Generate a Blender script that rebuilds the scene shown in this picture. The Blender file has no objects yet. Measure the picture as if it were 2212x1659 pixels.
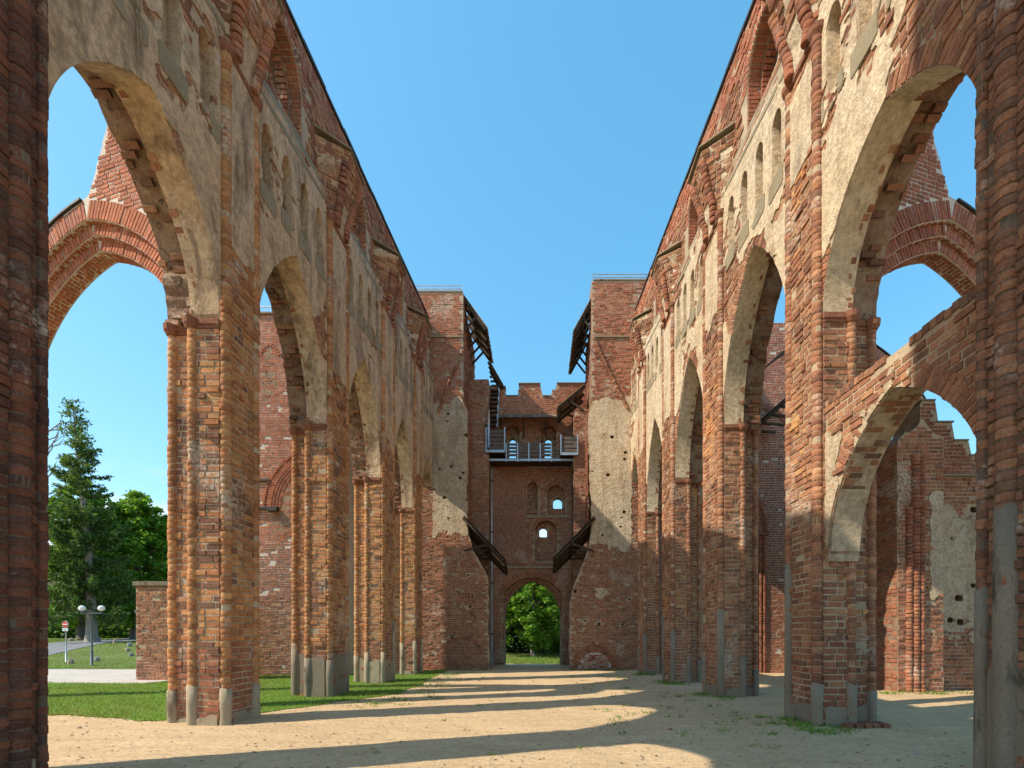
import bpy, math, random
import numpy as np
from mathutils import Vector, Matrix
rng = np.random.default_rng(11)
random.seed(11)
R = math.radians
scene = bpy.context.scene
COL = scene.collection

# ------------------------------------------------------------------ camera, sky, sun, exposure
EYE = 1.58
F = 1000.0 / 2212.0                     # focal length as a fraction of the picture width
cam_d = bpy.data.cameras.new('camera')
cam = bpy.data.objects.new('camera', cam_d); COL.objects.link(cam); scene.camera = cam
cam.location = (0, 0, EYE); cam.rotation_euler = (R(90), 0, 0)
cam_d.sensor_width = 36; cam_d.lens = 36 * F
cam_d.shift_x = -58.0 / 2212; cam_d.shift_y = (1368 - 829.5) / 2212
cam_d.clip_start = 0.05; cam_d.clip_end = 3000

SUN_EL, SUN_AZ = R(45), R(20)           # light travels towards +X, turned SUN_AZ towards +Y
ldir = Vector((math.cos(SUN_AZ) * math.cos(SUN_EL), math.sin(SUN_AZ) * math.cos(SUN_EL), -math.sin(SUN_EL)))
sd = bpy.data.lights.new('sun', 'SUN'); sd.energy = 2.5; sd.angle = R(0.53); sd.color = (1.0, 0.89, 0.73)
sun = bpy.data.objects.new('sun', sd); COL.objects.link(sun)
sun.rotation_euler = ldir.to_track_quat('-Z', 'Y').to_euler(); sun.location = (-30, -8, 40)

world = bpy.data.worlds.new('World'); scene.world = world; world.use_nodes = True
wt = world.node_tree; wt.nodes.clear()
sky = wt.nodes.new('ShaderNodeTexSky'); sky.sky_type = 'NISHITA'; sky.sun_disc = False
sky.sun_elevation = SUN_EL
sky.sun_rotation = math.atan2(-ldir.x, -ldir.y)      # clockwise from +Y
sky.air_density = 1.0; sky.dust_density = 0.6; sky.ozone_density = 1.0; sky.altitude = 60
wtc = wt.nodes.new('ShaderNodeTexCoord')
wmap = wt.nodes.new('ShaderNodeMapping'); wmap.inputs['Scale'].default_value = (3.0, 3.0, 9.0); wmap.inputs['Location'].default_value = (0.35, 0.1, 0.2)
wn = wt.nodes.new('ShaderNodeTexNoise'); wn.inputs['Scale'].default_value = 1.6; wn.inputs['Detail'].default_value = 7; wn.inputs['Roughness'].default_value = 0.55
wr = wt.nodes.new('ShaderNodeMapRange'); wr.inputs['From Min'].default_value = 0.49; wr.inputs['From Max'].default_value = 0.60
wsep = wt.nodes.new('ShaderNodeSeparateXYZ')
wz = wt.nodes.new('ShaderNodeMapRange'); wz.inputs['From Min'].default_value = 0.17; wz.inputs['From Max'].default_value = 0.27
wz.inputs['To Min'].default_value = 1.0; wz.inputs['To Max'].default_value = 0.0
wm = wt.nodes.new('ShaderNodeMath'); wm.operation = 'MULTIPLY'
wmix = wt.nodes.new('ShaderNodeMix'); wmix.data_type = 'RGBA'
wmix.inputs[7].default_value = (2.6, 2.65, 2.7, 1)
whsv = wt.nodes.new('ShaderNodeHueSaturation'); whsv.inputs['Hue'].default_value = 0.484; whsv.inputs['Saturation'].default_value = 1.84; whsv.inputs['Value'].default_value = 1.28
wgam = wt.nodes.new('ShaderNodeGamma'); wgam.inputs['Gamma'].default_value = 0.55
wb = wt.nodes.new('ShaderNodeBackground'); wb.inputs['Strength'].default_value = 0.15
wo = wt.nodes.new('ShaderNodeOutputWorld')
L = wt.links.new
L(wtc.outputs['Generated'], wmap.inputs['Vector']); L(wmap.outputs[0], wn.inputs['Vector']); L(wn.outputs['Fac'], wr.inputs['Value'])
L(wtc.outputs['Generated'], wsep.inputs[0]); L(wsep.outputs['Z'], wz.inputs['Value'])
L(wr.outputs[0], wm.inputs[0]); L(wz.outputs[0], wm.inputs[1]); L(wm.outputs[0], wmix.inputs[0])
L(sky.outputs[0], wgam.inputs['Color']); L(wgam.outputs[0], whsv.inputs['Color']); L(whsv.outputs[0], wmix.inputs[6]); L(wmix.outputs[2], wb.inputs['Color']); L(wb.outputs[0], wo.inputs['Surface'])

scene.view_settings.view_transform = 'Standard'; scene.view_settings.look = 'None'
scene.view_settings.gamma = 1.0; scene.view_settings.exposure = 1.48
scene.render.engine = 'CYCLES'
scene.cycles.use_denoising = True
scene.cycles.max_bounces = 6; scene.cycles.diffuse_bounces = 4; scene.cycles.glossy_bounces = 2
scene.cycles.sample_clamp_indirect = 6

# ------------------------------------------------------------------ materials
def new_mat(name):
    m = bpy.data.materials.new(name); m.use_nodes = True
    nt = m.node_tree
    b = nt.nodes['Principled BSDF']; b.inputs['Roughness'].default_value = 0.9
    b.inputs['Specular IOR Level'].default_value = 0.2
    return m, nt, b
def N(nt, t, **kw):
    n = nt.nodes.new(t)
    for k, v in kw.items():
        if k in n.inputs: n.inputs[k].default_value = v
        else: setattr(n, k, v)
    return n
def pos(nt, scale=(1, 1, 1)):
    g = nt.nodes.new('ShaderNodeNewGeometry')
    mp = N(nt, 'ShaderNodeMapping'); mp.inputs['Scale'].default_value = scale
    nt.links.new(g.outputs['Position'], mp.inputs['Vector']); return mp.outputs[0]
def noise(nt, vec, scale, detail=4, rough=0.55, dist=0.0):
    n = N(nt, 'ShaderNodeTexNoise'); n.inputs['Scale'].default_value = scale; n.inputs['Detail'].default_value = detail
    n.inputs['Roughness'].default_value = rough; n.inputs['Distortion'].default_value = dist
    nt.links.new(vec, n.inputs['Vector']); return n.outputs['Fac']
def rng_node(nt, val, a, b, c=0.0, d=1.0):
    n = N(nt, 'ShaderNodeMapRange'); n.inputs['From Min'].default_value = a; n.inputs['From Max'].default_value = b
    n.inputs['To Min'].default_value = c; n.inputs['To Max'].default_value = d
    nt.links.new(val, n.inputs['Value']); return n.outputs[0]
def mixc(nt, fac, a, b, mode='MIX'):
    n = N(nt, 'ShaderNodeMix'); n.data_type = 'RGBA'; n.blend_type = mode
    for s, v in ((0, fac), (6, a), (7, b)):
        if isinstance(v, (int, float)): n.inputs[s].default_value = v
        elif isinstance(v, tuple): n.inputs[s].default_value = (*v[:3], 1)
        else: nt.links.new(v, n.inputs[s])
    return n.outputs[2]
def math_node(nt, op, a, b=0.0):
    n = N(nt, 'ShaderNodeMath'); n.operation = op
    for i, v in ((0, a), (1, b)):
        if isinstance(v, (int, float)): n.inputs[i].default_value = v
        else: nt.links.new(v, n.inputs[i])
    return n.outputs[0]
def bump(nt, b, h, strength=0.4, dist=0.02):
    n = N(nt, 'ShaderNodeBump'); n.inputs['Strength'].default_value = strength; n.inputs['Distance'].default_value = dist
    nt.links.new(h, n.inputs['Height']); nt.links.new(n.outputs[0], b.inputs['Normal'])

def mottled(name, c1, c2, c3=None, scale=2.0, rough=0.9, bs=0.4, bd=0.01, bscale=25, stretch=(1, 1, 1), t3=(0.58, 0.68)):
    m, nt, b = new_mat(name); p = pos(nt, stretch)
    n1 = noise(nt, p, scale, 6, 0.62)
    col = mixc(nt, rng_node(nt, n1, 0.33, 0.67), c1, c2)
    if c3: col = mixc(nt, rng_node(nt, noise(nt, p, scale * 1.7 + 0.3, 5, 0.65, 0.4), *t3), col, c3)
    fine = noise(nt, pos(nt), bscale, 4, 0.6)
    col = mixc(nt, 0.5, col, mixc(nt, rng_node(nt, fine, 0.3, 0.7), (0.55, 0.55, 0.55), (1.25, 1.25, 1.25)), 'MULTIPLY')
    nt.links.new(col, b.inputs['Base Color']); b.inputs['Roughness'].default_value = rough
    bump(nt, b, fine, bs, bd); return m

def brick_mat(name, effl=0.62, dirt=0.6, smear=(0.50, 0.44, 0.36), rough_bump=0.7):
    m, nt, b = new_mat(name)
    at = N(nt, 'ShaderNodeAttribute'); at.attribute_name = 'bcol'
    oi = N(nt, 'ShaderNodeObjectInfo')
    base = mixc(nt, 1.0, at.outputs['Color'], oi.outputs['Color'], 'ADD')
    p = pos(nt)
    f1 = noise(nt, p, 38, 5, 0.65)
    f2 = noise(nt, p, 9, 4, 0.6)
    v = mixc(nt, rng_node(nt, f1, 0.3, 0.7), (0.55, 0.52, 0.5), (1.4, 1.42, 1.45))
    col = mixc(nt, 0.75, base, v, 'MULTIPLY')
    col = mixc(nt, 0.6, col, mixc(nt, rng_node(nt, f2, 0.35, 0.65), (0.7, 0.66, 0.66), (1.2, 1.2, 1.2)), 'MULTIPLY')
    big = noise(nt, pos(nt, (1, 1, 0.5)), 0.45, 4, 0.6, 0.3)
    col = mixc(nt, 0.9, col, mixc(nt, rng_node(nt, big, 0.35, 0.65), (0.78, 0.70, 0.66), (1.18, 1.16, 1.08)), 'MULTIPLY')
    # dark weathering blotches
    d = noise(nt, pos(nt, (1, 1, 0.6)), 1.3, 6, 0.7, 0.5)
    col = mixc(nt, rng_node(nt, d, dirt, dirt + 0.14, 0, 0.75), col, (0.07, 0.052, 0.045))
    pt = noise(nt, p, 22, 6, 0.78, 0.4)
    col = mixc(nt, rng_node(nt, pt, 0.60, 0.67, 0, 0.7), col, (0.055, 0.036, 0.028))
    # mortar smears and lime bloom
    w = noise(nt, pos(nt, (1, 1, 0.7)), 0.9, 7, 0.68, 0.3)
    w2 = noise(nt, p, 16, 3, 0.7)
    wmask = math_node(nt, 'MULTIPLY', rng_node(nt, w, effl, effl + 0.08), rng_node(nt, w2, 0.40, 0.58))
    col = mixc(nt, math_node(nt, 'MULTIPLY', wmask, 0.8), col, smear)
    nt.links.new(col, b.inputs['Base Color']); b.inputs['Roughness'].default_value = 0.92
    bump(nt, b, math_node(nt, 'ADD', f1, math_node(nt, 'MULTIPLY', f2, 0.8)), rough_bump, 0.012)
    return m

def plaster_mat(name, c1, c2, stain, white, wt_=0.60, st=0.56, streak=0.35):
    m, nt, b = new_mat(name)
    n1 = noise(nt, pos(nt), 0.55, 7, 0.62, 0.3)
    n2 = noise(nt, pos(nt, (1, 1, 0.25)), 1.7, 7, 0.72, 0.6)
    n3 = noise(nt, pos(nt), 3.3, 8, 0.72, 0.2)
    fine = noise(nt, pos(nt), 55, 4, 0.65)
    mid = noise(nt, pos(nt), 12, 5, 0.65)
    col = mixc(nt, rng_node(nt, n1, 0.35, 0.65), c1, c2)
    col = mixc(nt, rng_node(nt, n3, 0.30, 0.66), mixc(nt, 1.0, col, (0.72, 0.70, 0.70), 'MULTIPLY'), col)
    col = mixc(nt, rng_node(nt, n2, st, st + 0.14, 0, streak), col, stain)
    n4 = noise(nt, pos(nt, (1, 1, 0.6)), 1.1, 8, 0.75, 0.5)
    col = mixc(nt, rng_node(nt, n4, wt_, wt_ + 0.05, 0, 0.7), col, white)
    n5 = noise(nt, pos(nt), 1.9, 8, 0.75, 0.9)
    col = mixc(nt, rng_node(nt, n5, 0.56, 0.64, 0, 0.55), col, (0.33, 0.18, 0.11))
    n6 = noise(nt, pos(nt, (1, 1, 0.18)), 0.8, 7, 0.7, 0.4)
    col = mixc(nt, rng_node(nt, n6, 0.54, 0.68, 0, 0.6), col, mixc(nt, 1.0, stain, (1.6, 1.6, 1.5), 'MULTIPLY'))
    # hairline cracks
    vo = N(nt, 'ShaderNodeTexVoronoi'); vo.feature = 'DISTANCE_TO_EDGE'; vo.inputs['Scale'].default_value = 0.8
    mp = pos(nt); wv = N(nt, 'ShaderNodeTexNoise'); wv.inputs['Scale'].default_value = 1.6; wv.inputs['Detail'].default_value = 6
    nt.links.new(mp, wv.inputs['Vector']); va = N(nt, 'ShaderNodeVectorMath'); va.operation = 'ADD'
    nt.links.new(mp, va.inputs[0]); nt.links.new(wv.outputs['Color'], va.inputs[1]); nt.links.new(va.outputs[0], vo.inputs['Vector'])
    crack = rng_node(nt, vo.outputs['Distance'], 0.0, 0.012, 1, 0)
    crack = math_node(nt, 'MULTIPLY', crack, rng_node(nt, n1, 0.45, 0.6))
    col = mixc(nt, math_node(nt, 'MULTIPLY', crack, 0.45), col, (0.10, 0.08, 0.06))
    col = mixc(nt, 0.75, col, mixc(nt, rng_node(nt, mid, 0.3, 0.7), (0.55, 0.53, 0.52), (1.28, 1.28, 1.26)), 'MULTIPLY')
    pit = noise(nt, pos(nt), 5.5, 9, 0.8, 0.6)
    col = mixc(nt, rng_node(nt, pit, 0.60, 0.66, 0, 0.6), col, mixc(nt, 1.0, stain, (1.3, 1.2, 1.1), 'MULTIPLY'))
    col = mixc(nt, 0.4, col, mixc(nt, rng_node(nt, fine, 0.3, 0.7), (0.7, 0.7, 0.7), (1.2, 1.2, 1.2)), 'MULTIPLY')
    nt.links.new(col, b.inputs['Base Color'])
    bump(nt, b, math_node(nt, 'ADD', math_node(nt, 'MULTIPLY', mid, 2.5), math_node(nt, 'ADD', fine, math_node(nt, 'MULTIPLY', n3, 4.0))), 0.6, 0.03)
    return m

M = {}
M['brick_old'] = brick_mat('brick_old', 0.57, 0.60)
M['brick_dry'] = brick_mat('brick_dry', 0.64, 0.66, (0.56, 0.50, 0.42))
M['brick_new'] = brick_mat('brick_new', 0.66, 0.74, (0.55, 0.50, 0.46), 0.35)
M['mortar_dark'] = mottled('mortar_dark', (0.18, 0.135, 0.10), (0.11, 0.085, 0.065), (0.05, 0.04, 0.032), 1.5, bs=0.7, bd=0.02, bscale=32)  # mortar of the two edge piers, their soot and shade put into the colour
M['mortar'] = mottled('mortar', (0.47, 0.37, 0.25), (0.37, 0.28, 0.19), (0.19, 0.14, 0.10), 1.5, bs=0.7, bd=0.02, bscale=32)
M['mortar_white'] = mottled('mortar_white', (0.58, 0.53, 0.46), (0.46, 0.41, 0.35), None, 1.2, bs=0.4)
M['rubble'] = mottled('rubble', (0.20, 0.11, 0.07), (0.33, 0.24, 0.16), (0.09, 0.06, 0.045), 3.0, bs=1.0, bd=0.05, bscale=14)
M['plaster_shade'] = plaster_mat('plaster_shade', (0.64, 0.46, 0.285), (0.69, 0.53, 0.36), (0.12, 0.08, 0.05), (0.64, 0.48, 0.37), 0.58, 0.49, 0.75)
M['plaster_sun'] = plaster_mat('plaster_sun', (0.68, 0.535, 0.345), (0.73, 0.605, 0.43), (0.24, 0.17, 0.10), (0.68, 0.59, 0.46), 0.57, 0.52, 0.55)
M['plaster_grey'] = plaster_mat('plaster_grey', (0.62, 0.49, 0.33), (0.56, 0.455, 0.32), (0.22, 0.16, 0.10), (0.62, 0.53, 0.40), 0.58, 0.52, 0.5)
M['cement'] = mottled('cement', (0.19, 0.155, 0.115), (0.26, 0.215, 0.155), (0.085, 0.068, 0.05), 1.6, bs=0.35, bscale=40, stretch=(1, 1, 0.4))
M['cement_warm'] = mottled('cement_warm', (0.31, 0.25, 0.17), (0.38, 0.31, 0.21), (0.18, 0.145, 0.10), 1.8, bs=0.35, bscale=40, stretch=(1, 1, 0.4))
M['cement_moss'] = mottled('cement_moss', (0.23, 0.19, 0.12), (0.30, 0.25, 0.165), (0.12, 0.11, 0.06), 1.1, bs=0.4, bscale=30)
M['metal_dark'] = mottled('metal_dark', (0.035, 0.033, 0.032), (0.055, 0.05, 0.047), None, 2, rough=0.55, bs=0.05)
M['galvanised'] = mottled('galvanised', (0.38, 0.42, 0.45), (0.48, 0.52, 0.55), None, 3, rough=0.45, bs=0.05)
M['galvanised'].node_tree.nodes['Principled BSDF'].inputs['Metallic'].default_value = 0.6
M['wood_grey'] = mottled('wood_grey', (0.11, 0.09, 0.075), (0.17, 0.145, 0.12), (0.06, 0.05, 0.042), 3, bs=0.5, stretch=(1, 1, 8))
M['wood_dark'] = mottled('wood_dark', (0.055, 0.04, 0.03), (0.085, 0.062, 0.046), None, 3, bs=0.5)
M['roof_board'] = mottled('roof_board', (0.23, 0.17, 0.11), (0.30, 0.235, 0.16), (0.13, 0.11, 0.075), 2, bs=0.5)
M['lamp_pole'] = mottled('lamp_pole', (0.10, 0.12, 0.13), (0.13, 0.15, 0.16), None, 3, rough=0.5, bs=0.05)
M['globe'] = mottled('globe', (0.78, 0.76, 0.72), (0.82, 0.80, 0.77), None, 2, rough=0.3, bs=0.0)
M['sign_red'] = mottled('sign_red', (0.55, 0.02, 0.025), (0.6, 0.03, 0.03), None, 2, rough=0.4, bs=0.0)
M['sign_white'] = mottled('sign_white', (0.75, 0.75, 0.74), (0.8, 0.8, 0.79), None, 2, rough=0.4, bs=0.0)
M['sign_ink'] = mottled('sign_ink', (0.05, 0.05, 0.06), (0.07, 0.07, 0.08), None, 2, rough=0.5, bs=0.0)
M['bark'] = mottled('bark', (0.11, 0.085, 0.065), (0.17, 0.14, 0.11), (0.06, 0.048, 0.038), 2.5, bs=1.0, bd=0.05, bscale=12, stretch=(1, 1, 0.3))
M['bark_pale'] = mottled('bark_pale', (0.24, 0.21, 0.17), (0.30, 0.27, 0.22), (0.12, 0.10, 0.08), 2.5, bs=0.8, bd=0.04, bscale=12, stretch=(1, 1, 0.3))
M['stone'] = mottled('stone', (0.30, 0.26, 0.20), (0.40, 0.34, 0.27), (0.18, 0.16, 0.13), 4, bs=0.8)
M['stone_grey'] = mottled('stone_grey', (0.22, 0.22, 0.23), (0.30, 0.30, 0.30), None, 4, bs=0.8)

def leaf_mat(name, rough=0.6, trans=0.3):
    m, nt, b = new_mat(name)
    at = N(nt, 'ShaderNodeAttribute'); at.attribute_name = 'bcol'
    nt.links.new(at.outputs['Color'], b.inputs['Base Color']); b.inputs['Roughness'].default_value = rough
    tr = N(nt, 'ShaderNodeBsdfTranslucent'); nt.links.new(mixc(nt, 1.0, at.outputs['Color'], (1.25, 1.3, 0.5), 'MULTIPLY'), tr.inputs['Color'])
    mx = N(nt, 'ShaderNodeMixShader'); mx.inputs[0].default_value = trans
    out = nt.nodes['Material Output']
    nt.links.new(b.outputs[0], mx.inputs[1]); nt.links.new(tr.outputs[0], mx.inputs[2]); nt.links.new(mx.outputs[0], out.inputs['Surface'])
    return m
M['leaf'] = leaf_mat('leaf', 0.6, 0.42); M['grass'] = leaf_mat('grass', 0.7, 0.35)

def sand_mat():
    m, nt, b = new_mat('sand')
    n1 = noise(nt, pos(nt), 0.35, 6, 0.6, 0.4); n2 = noise(nt, pos(nt, (0.5, 1.6, 1)), 1.6, 7, 0.68, 0.3)
    n3 = noise(nt, pos(nt), 13, 6, 0.7); fine = noise(nt, pos(nt), 70, 4, 0.7)
    col = mixc(nt, rng_node(nt, n1, 0.35, 0.65), (0.64, 0.465, 0.275), (0.55, 0.395, 0.23))
    col = mixc(nt, rng_node(nt, n2, 0.40, 0.70, 0, 0.7), col, (0.47, 0.33, 0.185))
    col = mixc(nt, 0.65, col, mixc(nt, rng_node(nt, n3, 0.33, 0.67), (0.72, 0.70, 0.68), (1.2, 1.2, 1.2)), 'MULTIPLY')
    col = mixc(nt, 0.6, col, mixc(nt, rng_node(nt, fine, 0.3, 0.7), (0.6, 0.58, 0.56), (1.3, 1.3, 1.3)), 'MULTIPLY')
    sp = N(nt, 'ShaderNodeTexVoronoi'); sp.inputs['Scale'].default_value = 9.0; nt.links.new(pos(nt), sp.inputs['Vector'])
    col = mixc(nt, rng_node(nt, sp.outputs['Distance'], 0.04, 0.10, 0.55, 0.0), col, (0.10, 0.075, 0.05))
    nt.links.new(col, b.inputs['Base Color']); b.inputs['Roughness'].default_value = 0.95
    h = math_node(nt, 'ADD', math_node(nt, 'MULTIPLY', n2, 6.0), math_node(nt, 'ADD', math_node(nt, 'MULTIPLY', n3, 1.6), math_node(nt, 'MULTIPLY', fine, 0.5)))
    bump(nt, b, h, 0.6, 0.045); return m
M['sand'] = sand_mat()
M['lawn_soil'] = mottled('lawn_soil', (0.10, 0.18, 0.025), (0.14, 0.22, 0.035), (0.19, 0.18, 0.06), 1.2, bs=0.8, bd=0.03, bscale=30)
M['gravel'] = mottled('gravel', (0.50, 0.45, 0.39), (0.42, 0.38, 0.33), (0.34, 0.30, 0.26), 1.2, bs=0.5, bscale=30)
M['asphalt'] = mottled('asphalt', (0.16, 0.165, 0.175), (0.20, 0.205, 0.21), None, 1.2, bs=0.4, bscale=40)
M['soil'] = mottled('soil', (0.10, 0.14, 0.03), (0.14, 0.17, 0.05), (0.16, 0.13, 0.07), 0.3, bs=0.6, bscale=6)

# ------------------------------------------------------------------ object helpers
def tag(o, label=None, cat=None, group=None, kind=None):
    if label: o['label'] = label
    if cat: o['category'] = cat
    if group: o['group'] = group
    if kind: o['kind'] = kind
    return o
def empty(name, loc, label=None, cat=None, group=None):
    o = bpy.data.objects.new(name, None); COL.objects.link(o); o.location = loc; o.empty_display_size = 0.2
    return tag(o, label, cat, group)
def adopt(o, parent):
    if parent is not None:
        o.parent = parent
        o.matrix_parent_inverse = Matrix.Translation(-Vector(parent.location)) if parent.parent is None else Matrix.Identity(4)

class MB:
    """collects faces, then links them as one mesh object"""
    def __init__(s): s.v = []; s.f = []; s.m = []; s.c = None
    def quad(s, a, b, c, d, m=0):
        i = len(s.v); s.v += [tuple(a), tuple(b), tuple(c), tuple(d)]; s.f.append((i, i + 1, i + 2, i + 3)); s.m.append(m)
    def box(s, lo, hi, m=0, bev=0.0):
        x0, y0, z0 = lo; x1, y1, z1 = hi
        i = len(s.v)
        s.v += [(x0, y0, z0), (x1, y0, z0), (x1, y1, z0), (x0, y1, z0), (x0, y0, z1), (x1, y0, z1), (x1, y1, z1), (x0, y1, z1)]
        for q in ((0, 3, 2, 1), (4, 5, 6, 7), (0, 1, 5, 4), (1, 2, 6, 5), (2, 3, 7, 6), (3, 0, 4, 7)):
            s.f.append(tuple(i + k for k in q)); s.m.append(m)
    def hexa(s, p, m=0):
        i = len(s.v); s.v += [tuple(q) for q in p]
        for q in ((0, 3, 2, 1), (4, 5, 6, 7), (0, 1, 5, 4), (1, 2, 6, 5), (2, 3, 7, 6), (3, 0, 4, 7)):
            s.f.append(tuple(i + k for k in q)); s.m.append(m)
    def bar(s, a, b, w, h=None, m=0):
        a = Vector(a); b = Vector(b); h = h or w
        d = (b - a).normalized(); up = Vector((0, 0, 1)) if abs(d.z) < 0.9 else Vector((0, 1, 0))
        r = d.cross(up).normalized() * w / 2; u = r.cross(d).normalized() * h / 2
        s.hexa([a - r - u, a + r - u, a + r + u, a - r + u, b - r - u, b + r - u, b + r + u, b - r + u], m)
    def tube(s, pts, rad, n=8, m=0, cap=True):
        pts = [Vector(p) for p in pts]; rings = []
        for k, p in enumerate(pts):
            d = (pts[min(k + 1, len(pts) - 1)] - pts[max(k - 1, 0)]).normalized()
            ref = Vector((1, 0, 0)) if abs(d.x) < 0.8 else Vector((0, 1, 0))
            a = d.cross(ref).normalized(); b_ = d.cross(a).normalized()
            i = len(s.v)
            for j in range(n):
                t = 2 * math.pi * j / n
                s.v.append(tuple(p + (a * math.cos(t) + b_ * math.sin(t)) * rad[k]))
            rings.append(i)
        for k in range(len(rings) - 1):
            for j in range(n):
                s.f.append((rings[k] + j, rings[k] + (j + 1) % n, rings[k + 1] + (j + 1) % n, rings[k + 1] + j)); s.m.append(m)
        if cap:
            s.f.append(tuple(rings[0] + j for j in range(n))); s.m.append(m)
            s.f.append(tuple(rings[-1] + j for j in reversed(range(n)))); s.m.append(m)
    def add(s, verts, faces, m=0):
        i = len(s.v); s.v += [tuple(p) for p in verts]
        for f in faces: s.f.append(tuple(i + k for k in f)); s.m.append(m)
    def build(s, name, mats, parent=None, smooth=False, kind=None):
        me = bpy.data.meshes.new(name); me.from_pydata(s.v, [], s.f)
        if not isinstance(mats, (list, tuple)): mats = [mats]
        for mm in mats: me.materials.append(M[mm] if isinstance(mm, str) else mm)
        if len(mats) > 1: me.polygons.foreach_set('material_index', s.m)
        if smooth: me.polygons.foreach_set('use_smooth', [True] * len(me.polygons))
        me.update()
        o = bpy.data.objects.new(name, me); COL.objects.link(o); adopt(o, parent)
        if kind: o['kind'] = kind
        return o

def build_islands(mb, name, mat, parent, least=5):
    """each connected patch of a sheet becomes a part of its own"""
    key = {}; par = []
    def find(a):
        while par[a] != a: par[a] = par[par[a]]; a = par[a]
        return a
    ids = []
    for p in mb.v:
        k = (round(p[0], 4), round(p[1], 4), round(p[2], 4))
        if k not in key: key[k] = len(par); par.append(len(par))
        ids.append(key[k])
    for f in mb.f:
        a = find(ids[f[0]])
        for q in f[1:]: par[find(ids[q])] = a
    comps = {}
    for f in mb.f: comps.setdefault(find(ids[f[0]]), []).append(f)
    for fs in comps.values():
        if len(fs) < least: continue
        m2 = MB(); idx = {}
        for f in fs:
            for q in f:
                if q not in idx: idx[q] = len(m2.v); m2.v.append(mb.v[q])
            m2.f.append(tuple(idx[q] for q in f)); m2.m.append(0)
        m2.build(name, mat, parent)

def np_mesh(name, verts, faces, mat, parent=None, col=None, smooth=None, kind=None):
    """verts (n,3), faces (m,k) of one size"""
    me = bpy.data.meshes.new(name)
    n, (mf, k) = len(verts), faces.shape
    me.vertices.add(n); me.vertices.foreach_set('co', np.ascontiguousarray(verts, dtype=np.float32).ravel())
    me.loops.add(mf * k); me.loops.foreach_set('vertex_index', np.ascontiguousarray(faces, dtype=np.int32).ravel())
    me.polygons.add(mf); me.polygons.foreach_set('loop_start', np.arange(0, mf * k, k, dtype=np.int32))
    if smooth is not None: me.polygons.foreach_set('use_smooth', smooth)
    me.update(calc_edges=True)
    if col is not None:
        a = me.color_attributes.new('bcol', 'FLOAT_COLOR', 'POINT')
        c4 = np.ones((n, 4), dtype=np.float32); c4[:, :3] = col; a.data.foreach_set('color', c4.ravel())
    me.materials.append(M[mat])
    o = bpy.data.objects.new(name, me); COL.objects.link(o); adopt(o, parent); o.color = (0, 0, 0, 1)
    if kind: o['kind'] = kind
    return o

# value noise for outlines
def vn(x, y, seed=0.0):
    x = np.asarray(x, float); y = np.asarray(y, float)
    xi = np.floor(x); yi = np.floor(y); fx = x - xi; fy = y - yi
    fx = fx * fx * (3 - 2 * fx); fy = fy * fy * (3 - 2 * fy)
    def h(a, b):
        q = np.sin(a * 127.1 + b * 311.7 + seed * 74.7) * 43758.5453; return q - np.floor(q)
    return (h(xi, yi) * (1 - fx) + h(xi + 1, yi) * fx) * (1 - fy) + (h(xi, yi + 1) * (1 - fx) + h(xi + 1, yi + 1) * fx) * fy
def fbm(x, y, seed=0.0, o=4):
    s = 0; a = 0.5
    for k in range(o):
        s = s + a * vn(x * 2 ** k, y * 2 ** k, seed + k * 3.1); a *= 0.5
    return s / (1 - 0.5 ** o) - 0.5

# signed functions, positive inside
def S_box(u, v, u0, u1, v0, v1): return np.minimum(np.minimum(u - u0, u1 - u), np.minimum(v - v0, v1 - v))
def S_arch(u, v, u0, u1, zb, zs, za):
    """pointed arch opening, positive inside"""
    c = (u0 + u1) / 2; s = (u1 - u0) / 2; r = za - zs
    if r < s:
        RR = (s * s + r * r) / (2 * r); up = np.minimum(RR - np.hypot(u - c, v - (za - RR)), s - np.abs(u - c) + 0 * v)
        return np.minimum(np.where(v > zs, up, s - np.abs(u - c)), v - zb)
    e = (r * r - s * s) / (2 * s); RR = s + e
    up = np.minimum(RR - np.hypot(u - (c - e), v - zs), RR - np.hypot(u - (c + e), v - zs))
    lo = s - np.abs(u - c)
    return np.minimum(np.where(v > zs, up, lo), v - zb)
def arch_pts(u0, u1, zs, za, step=0.1, off=0.0):
    """points, tangents, outward normals along the curve from the left spring to the right spring"""
    c = (u0 + u1) / 2; s = (u1 - u0) / 2; r = za - zs
    if r < s:
        RR = (s * s + r * r) / (2 * r); am = math.asin(min(1, s / RR)); n = max(4, int(2 * RR * am / step))
        return [((c + RR * math.sin(t), za - RR + RR * math.cos(t)), (math.sin(t), math.cos(t))) for t in (-am + 2 * am * (k + .5) / n for k in range(n))]
    e = (r * r - s * s) / (2 * s); RR = s + e; amax = math.acos(max(-1, min(1, e / RR)))
    n = max(3, int(RR * amax / step)); out = []
    for k in range(n):
        t = amax * (k + 0.5) / n
        out.append(((c + e - RR * math.cos(t), zs + RR * math.sin(t)), (-math.cos(t), math.sin(t))))
    for k in reversed(range(n)):
        t = amax * (k + 0.5) / n
        out.append(((c - e + RR * math.cos(t), zs + RR * math.sin(t)), (math.cos(t), math.sin(t))))
    return out

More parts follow.
